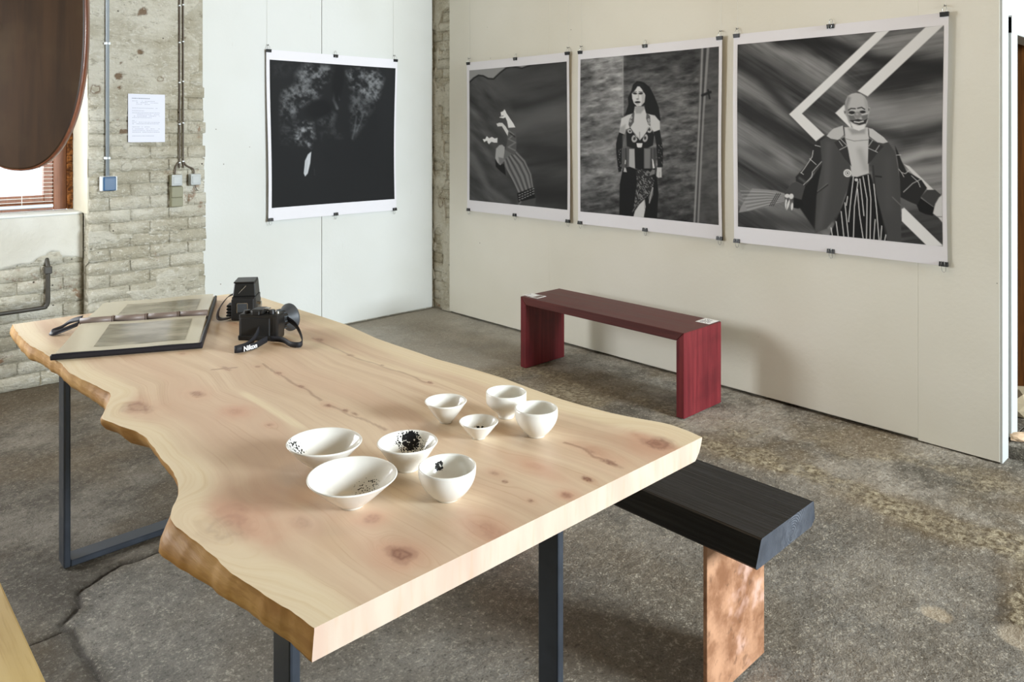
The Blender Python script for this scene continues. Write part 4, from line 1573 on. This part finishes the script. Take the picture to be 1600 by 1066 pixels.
def art_elephant():
    a = Art([(422, 93), (616, 108), (615, 311), (421.5, 324.5)], 230, 240)
    a.frame(410, 70, 3.809)
    a.c[:] = 33
    n1, n2 = a.noise(46, seed=3, oct=5), a.noise(16, seed=9, oct=4)
    tx = sstep(.36, .72, n1 * .6 + n2 * .4)
    hi = lambda P, v, so, op=1: a.poly(P, v, so, op, tx)
    hi([(60, 110), (130, 100), (200, 130), (150, 180), (70, 190)], 60, 30, .6)
    hi([(205, 170), (250, 112), (400, 125), (425, 160), (385, 220), (330, 320), (240, 360), (195, 300)], 128, 30)
    hi([(118, 270), (200, 235), (255, 330), (200, 420), (120, 470), (104, 390)], 122, 26)
    hi([(105, 430), (200, 420), (200, 600), (105, 580)], 66, 24)
    hi([(225, 445), (300, 465), (312, 560), (285, 615), (200, 590), (185, 500)], 160, 18)
    hi([(498, 160), (560, 132), (680, 148), (718, 205), (690, 320), (620, 340), (590, 300), (520, 260)], 138, 22)
    hi([(520, 290), (600, 300), (680, 350), (600, 480), (540, 560), (525, 440)], 92, 22)
    hi([(330, 430), (410, 390), (440, 420), (420, 500), (330, 470)], 84, 18)
    hi([(340, 520), (440, 500), (480, 560), (350, 570)], 60, 16)
    a.line([(432, 280), (425, 330), (445, 380)], 14, 120, 8, .7)
    a.line([(450, 290), (458, 330)], 6, 105, 5, .6)
    for x0, y0, x1, y1 in ((600, 200, 690, 320), (560, 230, 660, 330), (640, 190, 715, 240), (650, 160, 705, 190), (620, 260, 680, 335), (670, 210, 700, 260), (560, 430, 535, 560), (600, 420, 560, 520)):
        a.line([(x0, y0), ((x0 + x1) / 2 + 4, (y0 + y1) / 2 - 5), (x1, y1)], 2, 150, 9, .30)
    a.ell(335, 385, 80, 55, 24, -.2, .35)
    a.ell(450, 220, 34, 120, 24, .1, .4)
    for k in range(9):
        y = 440 + k * 20
        a.line([(108, y), (160, y + 4), (205, y + 12)], 2, 34, 4, .6)
    a.poly([(288, 636), (268, 652), (250, 690), (242, 765), (250, 783), (266, 765), (281, 705)], 214, 3)
    a.line([(262, 690), (254, 760)], 6, 186, 5, .6)
    a.line([(306, 740), (308, 775)], 4, 60, 4, .6)
    return a


def art_dancer():
    a = Art([(737.5, 111), (888.5, 97), (886.5, 327), (731, 313)], 200, 240)
    a.frame(700, 60, 3.5533)
    f = a.noise(260, 60, -.18, 4, 5)
    f2 = a.noise(130, 40, .75, 4, 8)
    a.c = 58 + 44 * (f - .4)
    lw = sstep(420, 180, a.X)
    a.c = a.c * (1 - lw) + (72 + 60 * (f2 - .5)) * lw
    a.band([(400, 480), (520, 430), (660, 420)], 60, 92, .75)
    a.band([(380, 380), (500, 350), (660, 300)], 26, 44, .7)
    a.band([(200, 260), (360, 250), (600, 200)], 40, 84, .4)
    a.band([(470, 600), (660, 640)], 60, 40, .7)
    a.band([(440, 560), (660, 540)], 22, 66, .6)
    a.band([(440, 700), (660, 660)], 16, 40, .7)
    a.band([(520, 860), (660, 860)], 70, 30, .8)
    a.band([(150, 600), (250, 830), (360, 900)], 26, 42, .5)
    a.band([(130, 640), (220, 830), (330, 910)], 18, 100, .5)
    a.poly([(120, 170), (400, 140), (480, 142), (450, 155), (420, 168), (395, 163), (365, 159), (335, 166), (300, 192), (262, 226), (232, 224), (205, 210), (180, 207), (155, 222), (126, 250)], 138, 3)
    a.line([(126, 250), (155, 222), (180, 207), (205, 210), (232, 224), (262, 226), (300, 192), (335, 166), (365, 159), (395, 163), (420, 168), (450, 157), (490, 146), (670, 126)], 7, 30, 4)
    a.frame(720, 150, 5.611)
    a.poly([(300, 530), (330, 600), (380, 560), (392, 690), (345, 655), (305, 615)], 24, 6)
    a.poly([(310, 455), (340, 425), (365, 420), (388, 440), (385, 560), (345, 600), (318, 575), (300, 540)], 158, 5)
    a.poly([(330, 530), (380, 540), (378, 590), (335, 590)], 92, 8, .7)
    a.poly([(390, 460), (485, 480), (560, 560), (612, 680), (630, 795), (500, 845), (470, 760), (430, 690), (385, 610), (376, 530)], 100, 5)
    lo_, hi_ = np.array([(380, 560), (400, 640), (445, 730), (500, 842)], float), np.array([(480, 485), (560, 570), (610, 680), (628, 795)], float)
    for k in range(8):
        q = (k + .5) / 8
        a.line([tuple(p) for p in lo_ * (1 - q) + hi_ * q], 7, 52 if k % 2 else 132, 7, .75)
    a.line([(488, 482), (560, 560), (612, 680), (628, 795)], 10, 138, 8, .6)
    a.poly([(422, 272), (488, 266), (494, 400), (490, 475), (470, 510), (395, 465), (412, 390), (412, 330)], 84, 4)
    a.line([(430, 300), (470, 330), (425, 370), (485, 400), (420, 440), (480, 470)], 8, 130, 7, .7)
    a.line([(440, 320), (480, 350)], 8, 34, 6, .8)
    a.poly([(393, 112), (402, 125), (410, 145), (440, 190), (470, 235), (486, 268), (424, 272), (414, 215), (400, 182), (380, 190), (346, 184), (362, 165), (358, 138), (380, 128)], 222, 3)
    a.poly([(318, 238), (345, 228), (372, 230), (400, 260), (424, 300), (416, 342), (392, 300), (366, 258), (328, 262)], 206, 3)
    a.line([(355, 175), (380, 168)], 4, 60, 4, .8)
    a.poly([(193, 372), (215, 372), (230, 346), (250, 365), (275, 352), (300, 366), (325, 360), (322, 402), (292, 402), (270, 395), (248, 416), (236, 404), (232, 385), (205, 398)], 218, 3)
    a.poly([(490, 850), (630, 796), (648, 888), (500, 930)], 20, 4)
    for r in range(3):
        for k in range(6):
            x, y = 505 + k * 24, 866 + r * 22 - k * 11
            a.line([(x, y), (x + 13, y - 5)], 4, 190, 3, .85)
    a.poly([(485, 932), (655, 890), (642, 975), (490, 960)], 66, 5)
    a.line([(520, 925), (500, 955)], 10, 120, 8, .7)
    return a


def art_woman():
    a = Art([(910.5, 94.5), (1124, 75), (1122, 351), (908, 331)], 250, 300)
    a.frame(890, 40, 3.046)
    cr = a.noise(60, 22, -.12, 5, 4)
    cr2 = a.noise(34, 26, .6, 4, 14)
    rid = 1 - np.abs(a.noise(46, 18, -.25, 4, 44) * 2 - 1) * 1.6
    a.c = 80 + 120 * (cr - .5) + 26 * (rid - .5)
    lp = sstep(264, 259, a.X)
    a.c = a.c * (1 - lp) + (96 + 30 * sstep(60, 250, a.X) * sstep(700, 300, a.Y) + 130 * (cr - .5) + 34 * (rid - .5)) * lp
    a.c *= 1 - .42 * sstep(350, 100, a.Y) * sstep(250, 280, a.X)
    a.c *= 1 - .35 * sstep(600, 950, a.Y)
    a.c += 46 * (cr2 - .5) * sstep(420, 640, a.Y)
    a.band([(180, 470), (150, 640), (250, 700)], 40, 128, .35)
    a.band([(480, 640), (600, 680)], 14, 104, .4)
    a.line([(260, 120), (256, 430)], 4, 140, 3, .8)
    a.poly([(622, 105), (715, 100), (712, 950), (585, 940), (606, 500)], 78, 4, .6)
    a.line([(634, 108), (612, 560), (590, 935)], 9, 150, 4, .8)
    a.line([(662, 105), (636, 420), (606, 935)], 12, 140, 4, .8)
    a.line([(648, 108), (624, 500), (600, 935)], 7, 52, 4, .8)
    a.line([(632, 335), (672, 320)], 12, 26, 4)
    a.line([(660, 310), (668, 350)], 8, 26, 3)
    a.frame(950, 110, 8.2)
    a.poly([(380, 148), (420, 150), (470, 165), (540, 225), (600, 345), (650, 480), (672, 650), (640, 640), (600, 580), (540, 570), (500, 560), (330, 560), (225, 585), (270, 440), (262, 360), (308, 270), (330, 190)], 22, 8)
    a.poly([(180, 622), (260, 580), (335, 555), (350, 470), (465, 470), (490, 560), (600, 588), (662, 660), (662, 775), (590, 795), (540, 740), (410, 900), (290, 740), (232, 765), (222, 835), (150, 805)], 186, 7)
    a.poly([(345, 480), (468, 455), (470, 500), (420, 560), (360, 560)], 118, 14, .6)
    a.poly([(160, 740), (230, 700), (225, 830), (150, 800)], 110, 20, .5)
    a.line([(405, 800), (405, 880)], 8, 110, 10, .6)
    a.poly([(313, 300), (330, 250), (400, 195), (455, 235), (482, 330), (470, 415), (425, 465), (375, 468), (338, 430), (318, 370)], 192, 6)
    a.poly([(430, 300), (480, 320), (468, 415), (425, 465), (440, 380)], 140, 12, .5)
    a.poly([(310, 310), (330, 200), (390, 165), (455, 190), (490, 320), (462, 292), (440, 250), (412, 215), (385, 215), (355, 262), (335, 285)], 28, 8)
    a.ell(352, 305, 27, 13, 44, .1, .4)
    a.ell(425, 304, 28, 14, 44, -.1, .4)
    a.line([(330, 284), (372, 282)], 6, 50, 6, .7)
    a.line([(402, 282), (452, 284)], 6, 50, 6, .7)
    a.line([(392, 300), (398, 360), (376, 376)], 6, 140, 7, .7)
    a.ell(384, 376, 18, 6, 84, 0, .5)
    a.ell(384, 416, 36, 15, 46, -.04, .35)
    a.ell(384, 448, 24, 7, 130, 0, .6, .6)
    a.poly([(320, 555), (345, 545), (335, 670), (285, 745), (268, 700), (278, 640)], 84, 5)
    a.poly([(495, 550), (540, 590), (542, 720), (512, 700), (488, 620)], 84, 5)
    for x, y in ((292, 655), (302, 610), (520, 640), (525, 680)):
        a.ell(x, y, 13, 17, 175, 0, .3)
        a.ell(x, y, 5, 7, 60, 0, .3)
    a.poly([(235, 800), (285, 745), (345, 840), (405, 905), (470, 830), (535, 735), (590, 830), (572, 965), (480, 1012), (340, 1012), (238, 975)], 24, 5)
    for x, y, rx, ry in ((285, 785, 30, 28), (340, 880, 36, 48), (474, 872, 32, 50), (528, 765, 34, 40)):
        a.ell(x, y, rx, ry, 164, .2, .18)
        a.ell(x, y, rx * .45, ry * .45, 52, .2, .3)
    a.line([(290, 745), (345, 840), (400, 912)], 7, 24, 3)
    a.line([(530, 740), (470, 830), (430, 905)], 7, 24, 3)
    a.poly([(150, 800), (228, 832), (200, 920), (180, 1066), (170, 1300), (135, 1310), (110, 1066), (108, 950), (128, 860)], 24, 5)
    a.poly([(580, 795), (660, 765), (690, 950), (700, 1066), (695, 1240), (630, 1240), (625, 1040), (605, 900)], 24, 5)
    a.poly([(365, 938), (440, 938), (432, 985), (402, 1008), (372, 985)], 200, 5)
    a.poly([(190, 840), (238, 800), (245, 1000), (215, 1066), (190, 1000)], 96, 12, .8)
    a.frame(950, 230, 8.88)
    a.poly([(120, 0), (188, 0), (192, 310), (140, 312)], 24, 5)
    a.poly([(668, 0), (752, 0), (745, 280), (684, 282)], 24, 5)
    rs = random.Random(4)
    for k in range(26):
        x, y = (rs.uniform(130, 185), rs.uniform(20, 300)) if k % 2 else (rs.uniform(690, 745), rs.uniform(-60, 270))
        a.line([(x, y), (x + 4, y + 12)], 4, 150, 4, .7)
    a.poly([(190, 20), (665, 20), (650, 300), (195, 300)], 66, 8)
    a.poly([(296, 30), (366, 30), (372, 298), (290, 280)], 158, 8)
    a.poly([(500, 25), (585, 25), (575, 300), (500, 300)], 110, 14)
    a.poly([(370, 10), (494, 10), (490, 320), (376, 300)], 18, 5)
    for x in (205, 225, 250, 275, 590, 615, 640):
        a.line([(x, 20), (x + 4, 300)], 5, 108 if x % 2 else 40, 6, .6)
    a.poly([(205, 300), (300, 275), (380, 310), (490, 300), (640, 300), (675, 470), (690, 640), (668, 985), (150, 960), (160, 520)], 17, 6)
    a.poly([(385, 330), (470, 310), (570, 330), (635, 470), (590, 620), (500, 725), (420, 800), (340, 900), (370, 720), (395, 500)], 40, 10, .9)
    lace = a.noise(26, 14, .8, 3, 22)
    a.poly([(385, 330), (470, 310), (570, 330), (635, 470), (590, 620), (500, 725), (420, 800), (340, 900), (370, 720), (395, 500)], 130, 10, .8, sstep(.52, .66, lace))
    for P in ([(450, 545), (395, 650), (420, 720)], [(450, 545), (510, 640)], [(420, 715), (510, 645)], [(540, 480), (500, 580)], [(520, 690), (410, 770), (330, 900)]):
        a.line(P, 4, 150, 4, .7)
    a.poly([(345, 965), (368, 885), (425, 800), (500, 725), (512, 830), (485, 978), (345, 972)], 190, 6)
    a.line([(495, 740), (500, 860)], 6, 120, 6, .6)
    a.poly([(600, 565), (622, 560), (615, 660), (565, 790), (552, 700)], 120, 6, .8)
    a.line([(612, 560), (560, 780)], 6, 190, 5, .8)
    a.poly([(605, 165), (620, 180), (640, 290), (615, 300)], 205, 4)
    a.poly([(610, 310), (645, 320), (640, 375), (565, 400), (580, 350)], 150, 7, .7)
    a.poly([(240, 180), (250, 185), (245, 240), (232, 240)], 195, 4)
    a.poly([(225, 290), (245, 290), (260, 350), (215, 345)], 175, 5)
    a.poly([(672, 285), (735, 285), (736, 420), (688, 428), (664, 405)], 176, 6)
    a.line([(705, 350), (703, 420)], 4, 110, 4, .6)
    return a


def art_jester():
    a = Art([(1157, 70), (1475, 40), (1472, 382), (1154, 355)], 340, 350)
    a.frame(1130, 0, 2.479)
    w = a.noise(240, 120, .6, 4, 3) - .5
    lr = sstep(420, 620, a.X)
    d1 = (a.Y - .62 * a.X + w * 170)
    d2 = (a.Y + .22 * a.X + (a.noise(300, 80, -.2, 4, 6) - .5) * 190)
    f1 = .5 + .5 * np.sin(d1 / 34.0)
    f2 = .5 + .5 * np.sin(d2 / 46.0 + 1.0)
    st1, st2 = a.noise(150, 9, .58, 4, 30), a.noise(180, 10, -.16, 4, 31)
    a.c = (1 - lr) * (48 + 70 * f1 + 50 * (st1 - .5)) + lr * (54 + 70 * f2 + 54 * (st2 - .5))
    a.band([(230, 150), (420, 170), (600, 235), (850, 260)], 30, 28, .85)
    a.band([(600, 300), (720, 300), (850, 270)], 34, 34, .85)
    a.band([(70, 250), (150, 300), (260, 420), (400, 560)], 24, 34, .8)
    a.band([(90, 190), (200, 240), (340, 330)], 20, 96, .55)
    a.band([(110, 430), (240, 520), (360, 590)], 30, 40, .7)
    a.band([(70, 590), (200, 660), (330, 720)], 26, 124, .7)
    a.band([(70, 690), (200, 700), (300, 690)], 28, 60, .55)
    a.band([(560, 410), (680, 430), (850, 420)], 46, 138, .75)
    a.band([(570, 505), (700, 530), (850, 490)], 26, 48, .8)
    a.band([(690, 620), (780, 590), (850, 580)], 26, 170, .85)
    a.band([(720, 660), (850, 650)], 18, 150, .6)
    a.band([(690, 790), (850, 880)], 40, 66, .6)
    a.band([(80, 850), (220, 860), (350, 880)], 36, 50, .7)
    a.band([(310, 430), (400, 420), (470, 440)], 30, 52, .6)
    a.poly([(598, 124), (650, 117), (310, 440), (395, 522), (362, 547), (261, 443)], 212, 2.4)
    a.poly([(786, 106), (857, 97), (562, 372), (524, 352)], 210, 2.4)
    a.poly([(437, 437), (472, 404), (480, 420), (500, 500), (482, 482)], 210, 2.4)
    a.poly([(690, 806), (700, 800), (850, 945), (790, 949), (690, 852)], 214, 2.4)
    a.poly([(700, 632), (722, 640), (830, 742), (800, 740)], 200, 2.4)
    # left arm, broom and coat
    a.frame(1140, 180, 5.076)
    a.poly([(185, 585), (370, 600), (440, 622), (440, 690), (330, 722), (180, 760), (78, 778), (92, 740), (140, 655)], 132, 5)
    for k in range(12):
        a.line([(440, 632 + k * 5), (300, 612 + k * 10), (95 + k * 5, 770 - (11 - k) * 15)], 3, 70 if k % 2 else 176, 3, .6)
    for k in range(3):
        a.line([(392 + k * 14 - 14, 622 + k), (325 + k * 14 - 5, 722)], 4, 24, 3, .9)
    a.poly([(745, 370), (720, 480), (700, 600), (690, 900), (690, 930), (560, 740), (520, 725), (560, 660), (600, 560), (650, 500)], 26, 8)
    a.poly([(690, 235), (722, 188), (750, 300), (742, 372), (655, 470), (602, 562), (530, 525), (528, 490), (560, 455), (600, 410), (660, 335)], 40, 5)
    for P in ([(684, 238), (725, 248)], [(735, 365), (660, 450), (655, 490), (590, 552)], [(640, 345), (690, 390)], [(570, 455), (590, 470)], [(668, 280), (660, 330), (600, 420), (570, 460)]):
        a.line(P, 4, 200, 3, .9)
    a.line([(560, 500), (600, 530)], 16, 96, 12, .6)
    a.poly([(440, 612), (500, 540), (530, 530), (602, 562), (572, 672), (512, 655), (490, 620)], 66, 4)
    a.poly([(512, 655), (572, 672), (590, 720), (545, 742), (505, 735)], 22, 5)
    for x, y, rx, ry, an in ((460, 642, 20, 16, 0), (492, 645, 18, 22, .2), (450, 705, 8, 40, .05), (466, 712, 8, 42, .3), (497, 725, 9, 30, .1)):
        a.ell(x, y, rx, ry, 206, an, .25)
    a.line([(458, 690), (452, 745)], 2, 70, 3, .8)
    # right sleeve and hand
    a.frame(1310, 200, 5.076)
    a.poly([(620, 600), (650, 540), (762, 620), (750, 684), (690, 672), (640, 650)], 20, 5)
    a.poly([(450, 135), (470, 175), (500, 250), (540, 335), (590, 360), (660, 402), (705, 465), (650, 545), (625, 600), (560, 575), (490, 540), (480, 320)], 36, 5)
    for P in ([(458, 210), (495, 206)], [(480, 320), (500, 345), (530, 355), (560, 330)], [(500, 345), (520, 380)], [(515, 500), (590, 430), (660, 395)], [(580, 370), (635, 420), (650, 460)]):
        a.line(P, 4, 196, 3, .9)
    a.poly([(655, 535), (705, 480), (770, 478), (818, 518), (770, 605), (750, 612)], 58, 4)
    a.line([(655, 545), (750, 610)], 4, 120, 3, .8)
    a.poly([(770, 590), (800, 540), (830, 515), (830, 742), (795, 700), (750, 665)], 196, 5)
    a.line([(780, 690), (825, 690)], 5, 90, 4, .7)
    # coat, shirt and trousers
    a.frame(1130, 0, 2.479)
    a.poly([(378, 545), (420, 518), (480, 560), (497, 640), (490, 700), (450, 820), (400, 885), (354, 902), (362, 760), (385, 640)], 66, 3)
    a.band([(410, 560), (400, 720), (370, 880)], 18, 88, .5)
    a.poly([(565, 545), (640, 548), (668, 590), (685, 700), (688, 934), (632, 934), (600, 800), (578, 690)], 66, 3)
    a.band([(640, 620), (640, 800)], 24, 80, .4)
    a.line([(580, 640), (590, 760), (630, 900)], 4, 38, 4, .7)
    a.line([(365, 745), (405, 715)], 4, 34, 3, .9)
    a.line([(366, 741), (404, 711)], 2, 120, 2, .6)
    a.line([(655, 760), (686, 790)], 3, 110, 2.5, .7)
    a.line([(590, 680), (612, 682)], 4, 26, 3, .9)
    a.poly([(492, 686), (570, 672), (590, 740), (612, 830), (632, 934), (410, 912), (450, 822), (478, 750)], 20, 3)
    a.frame(1310, 200, 5.076)
    for P in ([(120, 380), (100, 540), (78, 740)], [(155, 420), (125, 620), (115, 865)], [(150, 480), (165, 680), (192, 872)], [(170, 400), (185, 540), (200, 690)], [(195, 380), (226, 560), (218, 880)],
              [(235, 370), (256, 560), (246, 885)], [(280, 440), (300, 640), (318, 885)], [(20, 660), (40, 862)], [(50, 590), (76, 864)], [(340, 770), (330, 890)], [(288, 720), (275, 885)], [(72, 540), (60, 610)],
              [(-20, 740), (-5, 858)], [(-60, 790), (-50, 856)], [(372, 840), (360, 892)]):
        a.line(P, 7, 214, 3, .95)
    a.frame(1260, 130, 6.66)
    a.poly([(400, 455), (640, 455), (655, 580), (645, 800), (650, 930), (525, 972), (472, 962), (440, 700), (408, 560)], 186, 5)
    a.band([(560, 700), (620, 880)], 40, 140, .5)
    a.line([(414, 575), (500, 598), (640, 585)], 5, 96, 4, .8)
    a.poly([(440, 470), (620, 470), (610, 520), (480, 530)], 128, 20, .7)
    a.poly([(295, 612), (400, 560), (425, 640), (445, 740), (470, 860), (400, 780), (345, 695)], 48, 5)
    a.poly([(650, 572), (805, 650), (740, 720), (680, 800), (640, 835)], 48, 5)
    for P in ([(350, 690), (430, 648)], [(362, 580), (425, 645)], [(345, 600), (380, 650)], [(645, 670), (740, 712)], [(690, 590), (650, 650)], [(760, 640), (720, 700)]):
        a.line(P, 6, 190, 4, .85)
    a.poly([(218, 548), (250, 505), (290, 470), (385, 438), (396, 530), (350, 578), (330, 587), (260, 575)], 178, 4)
    a.poly([(636, 458), (690, 470), (750, 515), (805, 555), (850, 605), (800, 620), (740, 608), (655, 545)], 186, 4)
    a.line([(392, 450), (402, 540)], 8, 40, 5, .8)
    a.line([(648, 470), (655, 550)], 8, 40, 5, .8)
    a.ell(428, 932, 42, 41, 206, 0, .1)
    a.ell(428, 932, 27, 26, 110, 0, .12)
    a.ell(428, 932, 21, 20, 196, 0, .15)
    a.ell(428, 932, 9, 9, 80, 0, .3)
    a.ell(520, 1000, 18, 16, 190, 0, .2)
    a.poly([(408, 240), (414, 185), (440, 130), (480, 106), (525, 98), (575, 108), (615, 138), (640, 190), (648, 245), (668, 248), (662, 295), (652, 330), (640, 400), (612, 465), (550, 492), (492, 470), (448, 410), (432, 350), (405, 320), (392, 280), (404, 284)], 172, 5)
    a.poly([(408, 240), (440, 130), (470, 150), (440, 240), (450, 400), (425, 330)], 112, 18, .7)
    a.poly([(600, 120), (650, 190), (652, 330), (625, 420), (620, 250)], 140, 18, .5)
    a.poly([(440, 320), (500, 330), (520, 370), (460, 395)], 92, 12, .9)
    a.poly([(570, 335), (645, 320), (640, 365), (590, 380)], 92, 12, .9)
    a.line([(445, 278), (470, 260), (515, 262)], 11, 30, 6, .95)
    a.line([(540, 258), (580, 248), (612, 268)], 11, 30, 6, .95)
    a.ell(481, 303, 34, 17, 40, .05, .3)
    a.ell(590, 296, 32, 16, 40, -.05, .3)
    a.line([(440, 322), (480, 330), (515, 315)], 5, 206, 5, .7)
    a.line([(555, 312), (590, 322), (640, 310)], 5, 206, 5, .7)
    a.ell(540, 328, 38, 36, 124, 0, .25)
    a.ell(532, 318, 14, 12, 170, 0, .6, .6)
    a.poly([(455, 385), (500, 378), (540, 368), (600, 380), (642, 362), (622, 415), (560, 434), (500, 415)], 44, 6)
    a.line([(505, 398), (550, 404), (596, 392)], 13, 206, 5, .95)
    a.poly([(470, 410), (540, 440), (616, 420), (606, 468), (550, 490), (494, 470)], 212, 8, .9)
    a.ell(408, 300, 9, 14, 70, 0, .5, .7)
    a.ell(655, 270, 8, 16, 70, 0, .5, .7)
    return a


M_SHEET = plain('photo_paper_border', rgb(234, 232, 236), .5, var=.01)
M_PR = NT('matte_photographic_print', .6, spec=.18)
M_PR.color(M_PR.attr('ink', 'Color'))
M_PR = M_PR.m
M_WIRE = plain('steel_wire', rgb(190, 190, 188), .25, 1.0)
M_THREAD = plain('nylon_thread', rgb(196, 194, 184), .5)


def poster(label, origin, xdir, Wd, z0, z1, inner, art, seed, name='photo_print', thread=True, cool=(1, 1, 1), gain=1.2):
    """hung sheet: xdir = viewer's right along the wall, local -y towards the viewer"""
    root = empty(name, (origin[0], origin[1], z0), math.atan2(xdir[1], xdir[0]))
    tag(root, label, 'photograph', 'large black and white photographs hung on the walls')
    Hh = z1 - z0
    rr = random.Random(seed)
    ph = rr.uniform(0, 6)

    def wave(u, v):  # distance from the wall along -y (u across, v up in metres)
        uu, vv = u / Wd, v / Hh
        edge = np.abs(uu - .5) * 2
        return -(.016 + .010 * edge ** 3 + .0045 * np.sin(uu * 5 + ph) * np.sin(vv * 3.1) + .004 * np.sin(uu * 9 + vv * 4 + ph) * edge + .006 * (1 - vv) ** 2 * np.sin(uu * 4 + ph))

    def sway(u, v):
        return .006 * np.sin(v / Hh * 4.2 + ph + (u > Wd / 2) * 2.0) * (np.abs(u / Wd - .5) * 2) ** 2

    nu, nv = 50, 50
    U, V_ = np.meshgrid(np.linspace(0, Wd, nu), np.linspace(0, Hh, nv), indexing='ij')
    U, V_ = U.ravel(), V_.ravel()
    P = np.stack([U + sway(U, V_), wave(U, V_), V_], 1)
    shm = link('sheet', grid_mesh('sheet', P, nu, nv), M_SHEET, root)
    a = art()
    u0, u1, v0, v1 = inner
    U = u0 + a.u * (u1 - u0)
    V_ = v1 - a.v * (v1 - v0)
    P = np.stack([U + sway(U, V_), wave(U, V_) - .0012, V_], 1)
    c = np.clip(a.c, 0, 255) / 255.0
    l = np.where(c <= .04045, c / 12.92, ((c + .055) / 1.055) ** 2.4) * gain
    ink = np.stack([l * k for k in cool], 1)
    link('print', grid_mesh('print', P, a.nu, a.nv, {'ink': ink}), M_PR, root)
    for row, vv in ((1, Hh), (0, 0.0)):
        for q, uu in enumerate((.018, Wd / 2, Wd - .018)):
            u_ = np.array([uu])
            v_ = np.array([vv])
            x, y = uu + float(sway(u_, v_)[0]), float(wave(u_, v_)[0])
            sg = 1 if row else -1
            bm = bmesh.new()
            w_ = .019
            vs = [bm.verts.new(p) for p in ((x - w_, y - .0045, vv - sg * .020), (x + w_, y - .0045, vv - sg * .020), (x + w_, y + .0045, vv - sg * .020), (x - w_, y + .0045, vv - sg * .020),
                                            (x - w_, y - .009, vv + sg * .002), (x + w_, y - .009, vv + sg * .002), (x + w_, y + .009, vv + sg * .002), (x - w_, y + .009, vv + sg * .002))]
            for f in ((0, 1, 2, 3), (4, 5, 6, 7), (0, 1, 5, 4), (1, 2, 6, 5), (2, 3, 7, 6), (3, 0, 4, 7)):
                bm.faces.new([vs[i] for i in f])
            cl = mobj('binder_clip', bm, M_CLIP, root)
            bm = bmesh.new()
            # wire lever standing up to the nail
            tube(bm, spline([(x - .010, y, vv + sg * .001), (x - .008, y + .002, vv + sg * .022), (x, y + .003, vv + sg * .030), (x + .008, y + .002, vv + sg * .022), (x + .010, y, vv + sg * .001)], 4), .0011, 6)
            if q == 1 or row == 0:
                tube(bm, spline([(x - .009, y - .010, vv), (x - .006, y - .012, vv - sg * .020), (x - .003, y - .012, vv - sg * .024)], 3), .0012, 6)
                tube(bm, spline([(x + .009, y - .010, vv), (x + .006, y - .012, vv - sg * .020), (x + .003, y - .012, vv - sg * .024)], 3), .0012, 6)
            mobj('wire_lever', bm, M_WIRE, cl, True)
            if row and q != 1:
                bm = bmesh.new()
                tube(bm, [(x - .002, .0, vv + .036), (x - .002, -.022, vv + .030), (x - .002, -.024, vv + .038)], .0022, 6)
                mobj('nail_hook', bm, M_PIPE, root)
                if thread:
                    bm = bmesh.new()
                    tube(bm, [(x - .004, -.004, vv + .036), (x - .004, -.004, 4.2 - z0)], .0006, 5)
                    mobj('hanging_thread', bm, M_THREAD, root)
    return root


M_CLIP = plain('black_clip_steel', rgb(20, 20, 20), .4, var=.1)
RX = 3.970
poster('large dark photograph of an elephant head with white tusk on the left white board wall', (2.463, 5.190), (1, 0), 1.117, .864, 2.096, (.025, 1.100, .092, 1.160), art_elephant, 1, cool=(.97, 1.0, 1.03), gain=.80)
poster('photograph of a dancer bending backwards in front of a dark curtain, nearest the corner', (RX, 4.708), (0, -1), 1.115, .869, 2.064, (.030, 1.092, .087, 1.130), art_dancer, 2)
poster('photograph of a long-haired woman in belly-dance costume, middle of the right wall row', (RX, 3.508), (0, -1), 1.118, .869, 2.062, (.022, 1.096, .086, 1.135), art_woman, 3)
poster('photograph of a bald clown with broom and striped trousers, nearest the white door', (RX, 2.310), (0, -1), 1.118, .868, 2.066, (.026, 1.098, .092, 1.138), art_jester, 4)
